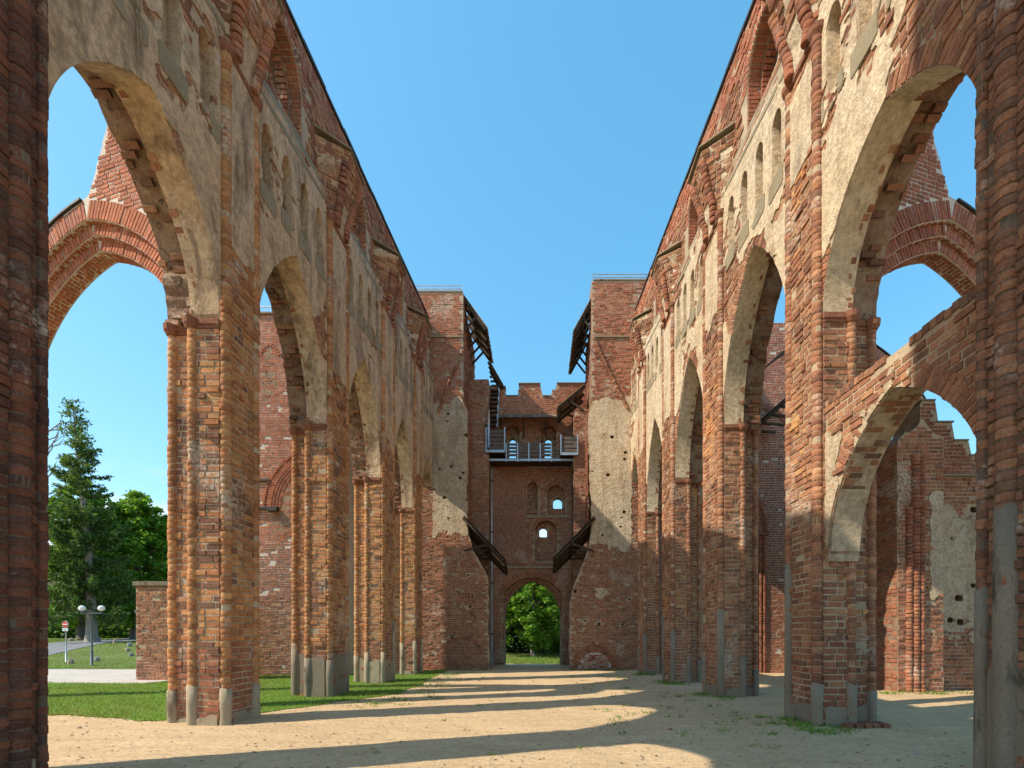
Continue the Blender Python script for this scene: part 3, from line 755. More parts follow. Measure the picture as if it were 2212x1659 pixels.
def make_pier(s, i):
    sg, a = SIDE[s]; mp, nout = side_map(s); yc = YP[s][i]; hw = HW[s][i]; ho = min(0.28, hw - 0.2)
    zc = cap_z(s, yc); zg = float(G(sg * a, yc)) - 0.12
    th = empty('brick_pier', (sg * (a + .55), yc, zg), PIER_LABEL[(s, i)], 'pier', 'piers of the nave arcades')
    def bx(mb, d0, d1, y0, y1, z0, z1, m=0):
        x0, x1 = sorted((sg * (a + d0), sg * (a + d1))); mb.box((x0, y0, z0), (x1, y1, z1), m)
    mb = MB(); bx(mb, .03, .3, yc - hw + .05, yc + hw - .05, zg, zc); bx(mb, .105, .60, yc - hw, yc + hw, zg, ZI); bx(mb, .58, 1.10, yc - ho, yc + ho, zg, ZI + .003)
    SC_ = [(.05, yc - hw + .075, .088, zc), (.05, yc + hw - .075, .088, zc)] if i else [(.03, 5.05, .055, zc), (.03, 4.83, .10, zc)] if s == 'L' else [(.03, 4.93, .06, zc), (.03, 4.67, .10, zc)]
    for d_, y_, r_, z_ in SC_ + [(.58, yc - hw + .03, .085, ZI - .1), (1.07, yc - ho + .02, .085, ZI - .1), (.58, yc + hw - .03, .085, ZI - .1)]:
        mb.tube([(sg * (a + d_), y_, zg), (sg * (a + d_), y_, z_)], [r_ * .9] * 2, 10)
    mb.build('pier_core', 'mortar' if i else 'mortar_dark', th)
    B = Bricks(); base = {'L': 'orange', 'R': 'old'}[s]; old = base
    if i == 0: base = 'dark' if s == 'L' else 'sooty'  # edge piers: soot, and the shade they stand in, put into darker bricks
    def pq(d0, y0, d1, y1, z0, z1, no, test=None, **kw):
        P = lambda d, y, z: (sg * (a + d), y, z)
        brick_quad(B, P(d0, y0, z0), P(d1, y1, z0), P(d0, y0, z1), P(d1, y1, z1), no, pal=base, test=test, rough=.012, lost=.07, **kw)
    sd_ = hash((s, i)) % 17 + i * 3.7
    def plas(y, z):    # plaster left on the pilaster high up
        return np.minimum(z - (8.3 if s == 'L' else 9.6) - 1.6 * fbm(y * .9, z * .55, sd_), zc - z) * 0.4 + (0.42 if s == 'L' else 0.30) * fbm(y * 1.2 + 5, z * .8, sd_ + 2) - (0.02 if s == 'L' else 0.12)
    def area(C, q):
        w = fbm(q * 1.4 + C[:, 1] * .6, C[:, 2] * .8, sd_ + 8) + rng.normal(0, .06, len(C))
        nm = np.where(w > .16, 'sooty', np.where(w < -.17, 'old' if s == 'L' else 'orange', base))
        return np.where(C[:, 2] < 1.5 + 0.9 * fbm(q * 2, C[:, 2], 3), 'red', nm)
    def testp(C, l):
        nm = area(C, C[:, 1])
        return plas(C[:, 1], C[:, 2]) < 0.02, (nm if i else None)
    def testn(C, l):
        nm = area(C, C[:, 0])
        return np.ones(len(C), bool), (nm if i else None)
    if i == 0:
        if s == 'L': sh = [(5.05, .055), (4.83, .10)]
        else: sh = [(4.93, .06), (4.67, .10)]
        e = sorted([yc - hw + .05] + [q for y_, r in sh for q in (y_ - r * .9, y_ + r * .9)] + [yc + hw - .02])
        for y0, y1 in zip(e[0::2], e[1::2]):
            if y1 - y0 > .03: pq(.03, y0, .03, y1, zg, zc, nout)
        for y_, r in sh: shaft(B, [(sg * (a + .03), y_, zg), (sg * (a + .03), y_, zc)], nout, r, pal=base)
    else:
        pq(.03, yc - hw + .13, .03, yc + hw - .13, zg, zc, nout, testp)
        for y_ in (yc - hw + .075, yc + hw - .075):
            shaft(B, [(sg * (a + .05), y_, zg), (sg * (a + .05), y_, zc)], nout + np.array([0, -.5 if y_ < yc else .5, 0]), .088, pal=base, lost=.05)
        pb = MB(); sheet(pb, lambda u, v: np.minimum(plas(u, v), S_box(u, v, yc - hw + .13, yc + hw - .13, 6, zc - .02)), yc - hw, yc + hw, 6, zc, .07, mp, .004, .03)
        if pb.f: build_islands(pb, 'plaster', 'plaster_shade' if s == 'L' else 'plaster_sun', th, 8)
    pq(.09, yc - hw, .54, yc - hw, zg, ZI - .12, (0, -1, 0), testn)
    pq(.66, yc - ho, 1.03, yc - ho, zg, ZI - .12, (0, -1, 0), testn)
    pq(.60, yc - hw + .08, .60, yc - ho - .02, zg, ZI - .12, (sg, 0, 0))
    pq(1.10, yc - ho + .08, 1.10, yc + ho - .08, zg, ZI - .12, (sg, 0, 0))
    for d, y_, r in ((.58, yc - hw + .03, .085), (1.07, yc - ho + .02, .085), (.58, yc + hw - .03, .085)):
        sgn = -1 if y_ < yc else 1
        shaft(B, [(sg * (a + d), y_, zg), (sg * (a + d), y_, ZI - .1)], (sg * .6, sgn, 0), r, pal=base)
    # impost mouldings
    im = MB()
    for (d0, d1, y0, y1) in ((.09, .64, yc - hw - .05, yc + hw + .05), (.56, 1.14, yc - ho - .05, yc + ho + .05)):
        e0 = 0.004 if d0 > .3 else 0
        bx(im, d0, d1, y0, y1, ZI - .07 + e0, ZI + .02 + e0); bx(im, d0 + .01, d1 - .02, y0 + .025, y1 - .025, ZI - .13 + e0, ZI - .069 + e0)
    for d, y_ in ((.58, yc - hw + .01), (1.07, yc - ho)):
        im.tube([(sg * (a + d), y_, ZI - .14), (sg * (a + d), y_, ZI - .07), (sg * (a + d), y_, ZI + .025)], [.09, .13, .14], 12)
    im.build('impost', M['brick_trim'], th)
    # ring capital where the vault shafts end
    if i:
        cp = MB()
        bx(cp, -.02, .2, yc - hw + .02, yc + hw - .02, zc - .07, zc + .03)
        for y_ in (yc - hw + .075, yc + hw - .075): cp.tube([(sg * (a + .05), y_, zc - .12), (sg * (a + .05), y_, zc - .03), (sg * (a + .05), y_, zc + .05)], [.085, .14, .15], 12)
        cp.build('capital', M['brick_trim'], th)
    # cement repairs round the shaft feet
    hs = CASE[(s, i)]
    spots = [(.05, yc - hw + .075, .088), (.58, yc - hw + .03, .085), (.05, yc + hw - .075, .088), (1.07, yc - ho + .02, .085), (.58, yc + hw - .03, .085)]
    if i == 0: spots = [(0, 0, 0), (0, 0, 0), (.03, 4.93, .06), (.03, 4.67, .10), (.58, yc + hw - .03, .085)]
    if s == 'R' and i: hs = [hs[1], hs[1], hs[0], hs[3], hs[4]] if i == 1 else hs
    for (d, y_, r), h_ in zip(spots, hs):
        if h_ <= 0: continue
        h_ *= 1; nseg = 14; c = MB(); top = []
        zs_ = [zg, zg + .3, zg + h_ * .6, zg + h_]
        pts = []
        for q, z in enumerate(zs_):
            rr = r + .012 + .006 * math.sin(q * 2.1 + y_ * 5)
            for j in range(nseg):
                t = 2 * math.pi * j / nseg
                zz = z + (.035 * (vn(j * .8, y_ * 7, 3) - .5) * 2 if q == 3 else 0)
                rj = rr + .014 * (float(vn(j * 1.3, q * 2.7 + y_ * 3, 8)) - .5)
                pts.append((sg * (a + d) + rj * math.cos(t), y_ + rj * math.sin(t), float(zz)))
        fs = [(q * nseg + j, q * nseg + (j + 1) % nseg, (q + 1) * nseg + (j + 1) % nseg, (q + 1) * nseg + j) for q in range(3) for j in range(nseg)] + [tuple(3 * nseg + j for j in range(nseg))]
        c.add(pts, fs); c.build('cement_casing', 'cement' if (s == 'R' or i == 2) else 'cement_warm', th, smooth=True)
    # flat cement patches at the foot
    def patch(*ar):
        pt = MB(); sheet(pt, *ar)
        if pt.f: pt.build('cement_patch', 'cement' if (s == 'R' or i == 2) else 'cement_warm', th)
    hh = {('L', 2): 1.15, ('R', 1): .45, ('L', 3): .9, ('R', 2): .35, ('R', 0): 1.3}.get((s, i), 0.25)
    f = lambda u, v: zg + hh + .5 * fbm(u * 2.2, v * 2.2, sd_) * (1 if hh > .5 else .6) - v
    patch(lambda u, v: np.minimum(f(u, v), S_box(u, v, yc - hw + .14, yc + hw - .14, zg, 3)), yc - hw, yc + hw, zg, 3, .07, mp, .003, .04)
    m2 = lambda u, v, d: np.stack([sg * (a + u), yc - hw - d, v], -1)
    patch(lambda u, v: np.minimum(f(u + 3, v), S_box(u, v, .13, .52, zg, 3)), .1, .56, zg, 3, .07, m2, .028, -.01)
    m3 = lambda u, v, d: np.stack([sg * (a + u), yc - ho - d, v], -1)
    patch(lambda u, v: np.minimum(f(u + 3, v), S_box(u, v, .67, 1.02, zg, 3)), .6, 1.1, zg, 3, .07, m3, .028, -.01)
    emit(th, B, 'brick_old')
    return th
M['brick_trim'] = mottled('brick_trim', (.27, .115, .065), (.20, .085, .052), (.36, .26, .17), 3.0, bs=0.8, bd=0.02, bscale=18)

def vault_springer(s, i, wall, B):
    """stump of the fallen vault: corbelled brick fan with two ribs, capped with sheet metal"""
    sg, a = SIDE[s]; yc = YP[s][i]; hw = HW[s][i]; z0 = cap_z(s, yc) + .03; H = 1.75
    rr = random.Random(i * 7 + (3 if s == 'R' else 0)); lv = []
    n = 7
    for q in range(n + 1):
        t = q / n; pr = -.02 - .42 * t ** 1.6; w = .26 + .16 * t; wb = hw + .05 + .30 * t ** 1.3
        j = lambda m: rr.uniform(-m, m) * (1 if 0 < q else 0)
        z = z0 + H * t
        lv.append([(.30, yc - wb + j(.04), z + j(.03)), (pr + j(.03), yc - w + j(.03), z + j(.03)), (pr + j(.03), yc + w + j(.03), z + j(.03)), (.30, yc + wb + j(.04), z + j(.03))])
    W = lambda p: (sg * (a + p[0]), p[1], p[2])
    mb = MB()
    for q in range(n):
        for e in range(3):
            mb.quad(W(lv[q][e]), W(lv[q][e + 1]), W(lv[q + 1][e + 1]), W(lv[q + 1][e]))
    mb.quad(*[W(p) for p in lv[n]])
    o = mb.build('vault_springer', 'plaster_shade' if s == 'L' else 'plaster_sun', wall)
    # bricks on its faces where the plaster is gone
    for q in range(n):
        for e in range(3):
            if e == 1 and q < 3: continue
            no = ((-sg, 0, 0) if e == 1 else (-sg * .5, -1 if e == 0 else 1, 0))
            brick_quad(B, W(lv[q][e]), W(lv[q][e + 1]), W(lv[q + 1][e]), W(lv[q + 1][e + 1]), no, course=.115, proud=.016, rough=.014, lost=.12, pal='old')
    for e in (1, 2):
        shaft(B, [W((lv[q][e][0] - .02, lv[q][e][1], lv[q][e][2])) for q in range(n - (i % 2))], (-sg, -.4 if e == 1 else .4, 0), .10, course=.11, pal='red')
    cp = MB(); zt = z0 + H
    tp = [(.30, yc - hw - .42, zt + .16), (-.50, yc - .48, zt + .05), (-.50, yc + .48, zt + .05), (.30, yc + hw + .42, zt + .16)]
    cp.hexa([W(p) for p in tp] + [W((p[0], p[1], p[2] + .035)) for p in tp]); cp.build('springer_cover', 'cement_moss', wall)

def nave_wall(s):
    sg, a = SIDE[s]; mp, nout = side_map(s); yp, hwl = YP[s], HW[s]
    Y0, Y1 = (-2.5 if s == 'L' else 1.0), 24.3
    bays = [(yp[i] + hwl[i], yp[i + 1] - hwl[i + 1], ZA[s][i]) for i in range(5)]
    bays[4] = (bays[4][0], 24.6, ZA[s][4])
    lab = {'L': 'shaded left wall of the roofless nave with pointed arches, niches and clerestory windows',
           'R': 'sunlit right wall of the roofless nave with pointed arches, niches and clerestory windows'}[s]
    th = empty('nave_wall', (sg * (a + .6), 12, ZI), lab, 'wall')
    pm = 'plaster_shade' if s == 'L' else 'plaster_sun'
    def openA(y, z):
        o = np.full(np.shape(y), -9.0)
        for (y0, y1, za) in bays: o = np.maximum(o, S_arch(y, z, y0, y1, ZI - 1, ZI, za))
        if s == 'L': o = np.maximum(o, S_arch(y, z, 1.0, 4.05, -1, ZI, 8.9))
        return o
    niches = []
    for (y0, y1, za) in bays:
        c = (y0 + y1) / 2
        for q in (-1.5, -.5, .5, 1.5):
            yy = c + q * .74; niches.append((yy, float(10.72 + kk(s, yy) * 1.0), float(12.02 + kk(s, yy))))
    def openN(y, z):
        o = np.full(np.shape(y), -9.0)
        for (yy, zb, zt) in niches: o = np.maximum(o, S_arch(y, z, yy - .17, yy + .17, zb, zt - .26, zt))
        return o
    def SA(y, z): return np.minimum(np.minimum(S_box(y, z, Y0, Y1, ZI, 99), 12.75 + kk(s, y) - z), np.minimum(-openA(y, z), -openN(y, z)))
    def PL(y, z):   # where plaster survives
        if s == 'L': f = .17 + .8 * fbm(y * .6, z * .8, 21)
        else:
            f = .08 + .9 * fbm(y * .6, z * .8, 33)
            f = f - .30 * np.clip(6.6 - np.abs(y), -.2, 1) * (z < 10.6)
            near = openA(y, z); f = f - .22 * np.clip((.42 + near) / .42, 0, 1) * (fbm(y * .9, z * .9, 40) > -.05)
        top = 12.7 + kk(s, y) - z
        f = f + .30 * fbm(y * 3.1, z * 3.6, 77) + .14 * fbm(y * 9, z * 9, 78)
        return np.minimum(f, top * .35 + .25 * fbm(y * 1.3, z * 1.3, 5))
    zt = lambda y: np.where((np.asarray(y) < 1.9) & (s == 'L'), 21.5, (15.58 if s == 'L' else 15.75) + kk(s, y))
    mb = MB()
    sheet(mb, SA, Y0, Y1, ZI - .1, 15.5, .11, mp, .10, .60, 0, 1)
    # second order behind, broken and hanging lower
    def openB(y, z):
        o = np.full(np.shape(y), -9.0)
        for k_, (y0, y1, za) in enumerate(bays):
            rg = .16 * fbm(y * 2.6, z * 2.6, 50 + k_) + .10 * (np.floor(fbm(y * 6, z * 6, 60 + k_) * 5) / 5)
            o = np.maximum(o, S_arch(y, z, y0 - .20, y1 + .20, ZI - 1, ZI, za + .32) + rg)
        if s == 'L': o = np.maximum(o, S_arch(y, z, .8, 4.25, -1, ZI, 9.2))
        return o
    def SB(y, z): return np.minimum(np.minimum(S_box(y, z, Y0, Y1, ZI, 99), 13.0 + kk(s, y) - z), -openB(y, z))
    sheet(mb, SB, Y0, Y1, ZI - .1, 15.7, .11, mp, .61, 1.14, 2, 2)
    # niche backs
    for (yy, zb, z_t) in niches:
        if yy < Y1 - .2: mb.quad(*[tuple(mp(np.array([u]), np.array([v]), np.array([.30]))[0]) for u, v in ((yy - .2, zb - .05), (yy + .2, zb - .05), (yy + .2, z_t + .03), (yy - .2, z_t + .03))], 1)
    if s == 'L': mb.box((-6.5, -2.5, -.4), (-5.52, .9, ZI + .05))
    mb.build('arcade_wall', ['mortar', pm, 'rubble'], th)
    pb = MB(); sheet(pb, lambda y, z: np.minimum(SA(y, z) - .005, PL(y, z)), Y0, Y1, ZI - .1, 15.5, .06, mp, .074, .11)
    pb.build('plaster', pm, th)
    # clerestory
    wins = []
    for (y0, y1, za) in bays:
        c = (y0 + y1) / 2 - .1; wins.append((c - .72, c + .72, float(13.25 + kk(s, c)), float(14.25 + kk(s, c)), float(15.12 + kk(s, c))))
    def openC(y, z, g=0.0):
        o = np.full(np.shape(y), -9.0)
        for (u0, u1, zb, zs, za) in wins: o = np.maximum(o, S_arch(y, z, u0 - g, u1 + g, zb, zs, za + g))
        return o
    def SC(y, z): return np.minimum(np.minimum(S_box(y, z, Y0, Y1, 9.6, 99), zt(y) - z), np.minimum(z - 12.3 - kk(s, y), -openC(y, z)))
    cb = MB(); sheet(cb, SC, Y0, Y1, 9.5, 21.8, .12, mp, .26, 1.1, 0, 1)
    for (u0, u1, zb, zs, za) in wins:      # inner order of each window, narrower, set deep
        pass
    cb.build('clerestory', ['mortar', 'mortar'], th)
    B = Bricks()
    Pf = lambda y, z, d: (sg * (a + d), y, z)
    def tA(C, l):
        y, z = C[:, 1], C[:, 2]
        k = (SA(y, z) > .04) & (SA(y - l * .45, z) > 0) & (SA(y + l * .45, z) > 0) & (PL(y, z) < .03)
        k &= -openA(y, z) > .26
        return k, None
    brick_quad(B, Pf(Y0 + 3, ZI, .10), Pf(Y1, ZI, .10), Pf(Y0 + 3, 15.4, .10), Pf(Y1, 15.4, .10), nout, test=tA, pal='old', rough=.01)
    def tR(C, l):
        y, z = C[:, 1], C[:, 2]; return (PL(y, z) < .05) & (SA(y, z) > .03), None
    for (y0, y1, za) in bays: ring(B, mp, nout, y0, y1, ZI, za, 0.0, .27, .1, .10, 'old', tR)
    for k_, (y0, y1, za) in enumerate(bays):
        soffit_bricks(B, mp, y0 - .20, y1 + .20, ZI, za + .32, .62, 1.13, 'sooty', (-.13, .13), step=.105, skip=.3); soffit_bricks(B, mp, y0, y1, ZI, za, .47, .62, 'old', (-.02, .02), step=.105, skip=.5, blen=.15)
    saw = lambda y: 14.75 + kk(s, y) + .35 * np.abs(((y * .47) % 2) - 1) + .25 * fbm(y * 2, y * .3, 7)
    def tC(C, l):
        y, z = C[:, 1], C[:, 2]
        k = (SC(y, z) > .04) & (SC(y - l * .45, z) > 0) & (SC(y + l * .45, z) > 0) & (openC(y, z, .26) < 0)
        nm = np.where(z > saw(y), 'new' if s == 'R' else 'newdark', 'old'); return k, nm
    brick_quad(B, Pf(4, 11, .26), Pf(Y1, 11, .26), Pf(4, 18.9, .26), Pf(Y1, 18.9, .26), nout, test=tC, pal='old', rough=.012, lost=.08)
    for (u0, u1, zb, zs, za) in wins:
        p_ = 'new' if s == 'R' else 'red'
        ring(B, mp, nout, u0, u1, zs, za, 0.0, .25, .1, .26, p_)
        soffit_bricks(B, mp, u0, u1, zs, za, .28, .56, p_, (0.01, .02), jam=zb)
        soffit_bricks(B, mp, u0 + .10, u1 - .10, zs, za - .10, .56, .82, p_, (0.0, .01), jam=zb)
        soffit_bricks(B, mp, u0 + .20, u1 - .20, zs, za - .20, .82, 1.08, p_, (0.0, .01), jam=zb)
    for i in range(1, 5): vault_springer(s, i, th, B)
    # sloping cement sills under the clerestory and under the niches
    def slope(u, v, d): return mp(u, v, .062 + .26 * np.clip((v - 12.5 - kk(s, u)) / .9, 0, 1) + d)
    for k_, (y0, y1, za) in enumerate(bays):
        y1_ = min(y1, 24.0)
        q = MB(); f = lambda u, v: np.minimum(S_box(u, v - kk(s, u), y0 - .12, y1_ + .12, 12.42, 13.36), .24 + 1.1 * fbm(u * 1.3, (v - kk(s, u)) * 1.6, 70 + k_))
        sheet(q, f, y0 - .3, y1_ + .3, 11, 16.6, .08, slope, 0, .05); q.build('window_sill', 'cement_moss', th)
        nb = MB()
        def fn(u, v):
            o = np.full(np.shape(u), -9.0)
            for (yy, zb, z_t) in niches:
                if y0 - .3 < yy < y1_ + .3:
                    o = np.maximum(o, np.minimum(S_box(u, v, yy - .26, yy + .30, zb - .36, zb + .01), .16 + 1.0 * fbm(u * 2.4, v * 2.4, 80 + k_)))
            return np.minimum(o, -openA(u, v) - .1)
        sheet(nb, fn, y0 - .3, y1_ + .3, 9, 14, .07, mp, .060, .12)
        if nb.f: nb.build('niche_sill', 'cement_moss', th)
    # metal coping on top
    cp = MB(); ys = np.arange(3.0, Y1 + .3, 1.15)
    for y0, y1 in zip(ys[:-1], ys[1:]):
        for (d0, d1, e) in ((.20, 1.16, 0),):
            p = [Pf(y0, float(zt(y0)) + .002, d0), Pf(y1 - .01, float(zt(y1)) + .002, d0), Pf(y1 - .01, float(zt(y1)) + .06, d1), Pf(y0, float(zt(y0)) + .06, d1)]
            jj = random.uniform(-.02, .03); cp.hexa([(*q[:2], q[2] + min(0, jj)) for q in p] + [(*q[:2], q[2] + .07 + jj) for q in p])
    cp.build('coping', 'metal_dark', th)
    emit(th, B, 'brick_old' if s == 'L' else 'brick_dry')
    return th
for s in ('L', 'R'):
    nave_wall(s)
    for i in range(5): make_pier(s, i)

# ------------------------------------------------------------------ west end
def holes(seed, n, u0, u1, v0, v1, size=.09):
    r = random.Random(seed); hs = [(r.uniform(u0, u1), r.uniform(v0, v1), r.uniform(.5, 1) * size) for _ in range(n)]
    def f(u, v):
        o = np.full(np.shape(u), -9.0)
        for (a, b, q) in hs: o = np.maximum(o, np.minimum(q - np.abs(u - a), q * .8 - np.abs(v - b)))
        return o
    return f
def west_wall(side):
    left = side == 'L'
    hl = holes(3 if left else 4, 26, -5.3 if left else 1.7, -2.7 if left else 4.7, 1, 13, .10)
    def sdf(x, z):
        r = .10 * fbm(x * 3, z * 3, 91) + .14 * fbm(x * 1.2, z * 1.2, 92)
        if left:
            edge = np.interp(z, [-1, 4.4, 4.7, 6.0, 7.1, 13, 13.6, 30], [-2.57, -2.62, -2.75, -3.45, -3.72, -3.68, -3.92, -3.92])
            s_ = np.minimum(edge + r * (z < 14.5) - x, x + 6.6)
        else:
            edge = np.interp(z, [-1, 3.5, 3.9, 5.6, 7.2, 13, 13.6, 30], [1.58, 1.62, 1.72, 2.45, 2.72, 2.55, 2.72, 2.75])
            s_ = np.minimum(x - edge - r * (z < 14.5), 6.0 - x)
        top = 19.25 if left else 19.85
        return np.minimum(np.minimum(s_, np.minimum(z + .45, top - z)), -hl(x, z))
    def pla(x, z):
        q = .55 * fbm(x * .8, z * .8, 95)
        b = np.minimum(z - (6.9 if left else 6.3) - 1.6 * q, 13.4 + 2.0 * q - z) * .4 + .12
        patch = .30 - np.hypot((x - (-4.9 if left else 3.3)) / 1.2, (z - (5.3 if left else 3.6)) / 1.3) + 1.3 * fbm(x * 1.6, z * 1.6, 97)
        return np.minimum(np.maximum(b, patch - .12) + .55 * fbm(x * 2.2, z * 2.2, 98) * .4, -(np.abs(x) * 0) + (np.maximum(-5.5 - x, -9) * -1 if left else 4.8 - x))
    def palfn(x, z): return np.where(z > 13.9 + .9 * fbm(x * 1.3, z, 99), 'new', 'red')
    def ext(B, mp, no, th, test):
        if not left:
            ring(B, mp, no, 2.02, 3.78, -.3, .62, 0, .26, .1, -.02, 'red'); ring(B, mp, no, 2.02, 3.78, -.3, .62, .27, .12, .1, -.02, 'red')
        else: ring(B, mp, no, -4.9, -3.1, .5, 1.25, 0, .2, .1, -.01, 'red')
        z0 = 14.1 if left else 14.3
        # scar of the vault rib climbing across the brickwork
        pts = [(-5.2, 13.0), (-4.75, 14.3), (-4.2, 15.6), (-3.95, 16.2)] if left else [(4.6, 13.2), (4.0, 14.4), (3.3, 15.9), (2.85, 16.9)]
        shaft(B, [(p[0], 23.97, p[1]) for p in pts], (0, -1, 0), .09, pal='old')
        xe = -3.66 if left else 2.52
        brick_quad(B, (xe, 24.02, 7.2), (xe, 24.95, 7.2), (xe, 24.02, 13.2), (xe, 24.95, 13.2), (1 if left else -1, 0, 0), pal='red', lost=.1, rough=.015)
        xe = -3.91 if left else 2.735
        brick_quad(B, (xe, 24.02, 13.6), (xe, 24.95, 13.6), (xe, 24.02, 19.2), (xe, 24.95, 19.2), (1 if left else -1, 0, 0), pal='red', lost=.1)
        lm = MB(); lm.box((-6.3 if left else 2.85, 23.93, 16.9), (-3.95 if left else 5.9, 24.02, 16.98)); lm.build('string_course', 'cement_moss', th)
    th, mp, no = facade('west_wall', 'ruined left wall of the west end, plastered above and red brick below' if left else 'ruined right wall of the west end with a small blind arch at its foot', 'wall', (0, 24.0), 0, sdf, (-6.6, -2.3) if left else (1.3, 6.0), (-.45, 19.4 if left else 20), .95, .1, palfn=palfn, plaster=pla, pmat='plaster_grey' if left else 'plaster_sun', extra=ext, lost=.10, rough=.012, reveal='rubble')
    hb = MB(); hb.box((-6.4 if left else 2.95, 24.18, -.3), (-3.95 if left else 5.9, 24.2, 13.2)); hb.build('hole_back', 'rubble', th)
    hb = MB(); hb.box((-3.95 if left else 1.85, 24.18, -.3), (-2.85 if left else 2.95, 24.2, 4.2 if left else 3.4)); hb.build('hole_back', 'rubble', th)
    # railing on the tower roof
    rl = MB(); x0, x1, zt = (-6.5, -3.95, 19.25) if left else (2.8, 5.9, 19.85)
    rl.box((x0 + .02, 23.95, zt), (x1, 24.95, zt + .07)); rl.build('roof_edge', 'cement', th)
    rl = MB()
    for z in (.42, .58): rl.bar((x0, 24.3, zt + z), (x1 - .1, 24.3, zt + z), .035)
    for q in np.arange(x0, x1, .14): rl.bar((q, 24.3, zt + .05), (q, 24.3, zt + .60), .018)
    rl.build('railing', 'galvanised', th)
    if not left:
        bl = MB(); sheet(bl, lambda u, v: S_arch(u, v, 2.05, 3.75, -.5, -.3, .60), 1.9, 3.9, -.5, .8, .06, lambda u, v, d: np.stack([u, 24.0 + d, v], -1), -.018, .05); bl.build('blind_arch', 'mortar_white', th)
        Bq = Bricks(); O3 = 0
        brick_quad(Bq, (2.05, 23.98, -.4), (3.75, 23.98, -.4), (2.05, 23.98, .6), (3.75, 23.98, .6), (0, -1, 0), joint=.032, pal='red', test=lambda C, l: (S_arch(C[:, 0], C[:, 2], 2.05, 3.75, -.5, -.3, .6) > .05, None))
        emit(th, Bq, 'brick_old', 90)
    return th
west_wall('L'); west_wall('R')

# inner flanks of the tower bay: set-back piers and side walls
def flank(side):
    left = side == 'L'
    x = -3.95 if left else 2.85
    hl = holes(8, 10, 24.5, 27, 2, 16, .08)
    sdf = lambda u, v: np.minimum(S_box(u, v, .2, 3.9, -.45, 18.9 if left else 18.7) + .08 * fbm(u * 3, v * 3, 31), 9)
    ang = R(90) if left else R(-90)
    O = (x, 24.6) if left else (x, 28.4)
    th, mp, no = facade('tower_flank', ('shaded' if left else 'sunlit') + ' inner brick flank of the ' + ('left' if left else 'right') + ' tower beside the gate', 'wall', O, ang, sdf, (.2, 3.85), (-.45, 18.95), .5, .15, pal='red', lost=.15, rough=.02)
    # the set-back pier in front of it
    xa, xb = (-4.0, -2.83) if left else (1.95, 2.95)
    zt = 15.9 if left else 14.2
    s2 = lambda u, v: np.minimum(S_box(u, v, xa, xb, -.45, zt), 9) + .10 * fbm(u * 3, v * 3, 33)
    th2, _, _ = facade('gate_pier', ('tall set-back brick pier left of the gate beneath the stairs' if left else 'tall set-back brick pier right of the gate under a canopy'), 'pier', (0, 26.1), 0, s2, (xa, xb), (-.45, zt), 1.3, .12, pal='red', lost=.12, rough=.015, reveal='rubble', plaster=lambda u, v: -.34 + .6 * fbm(u * 1.3, v * .5, 66) - (0 if left else .3))
flank('L'); flank('R')

# gate wall at the back
gh = holes(12, 34, -2.7, 2.2, 2, 15, .07)
def S_gate(x, z):
    top = np.where(x < -2.35, 16.2, np.where(x < -1.95, 16.05, np.where(x < -1.25, 15.65, np.where(x < -1.18, 16.05, np.where(x < .08, 16.38, np.where(x < .22, 16.05, np.where(x < .75, 15.65, np.where(x < 1.05, 16.05, 16.4))))))))
    s_ = np.minimum(S_box(x, z, -4.2, 3.2, -.5, 99), top - z)
    s_ = np.minimum(s_, -S_arch(x, z, -2.1, 1.37, -1, 3.9, 4.92))
    for (x0, x1, zb, zs, za) in ((-.22, 1.07, 5.85, 7.7, 8.3), (.5, 1.54, 8.6, 9.85, 10.4), (-.69, -.05, 8.6, 10.2, 10.6), (-2.05, -1.14, 11.6, 13.5, 13.95), (.1, 1.03, 11.6, 13.5, 13.95)):
        s_ = np.minimum(s_, -S_arch(x, z, x0, x1, zb, zs, za))
    return np.minimum(s_, -gh(x, z))
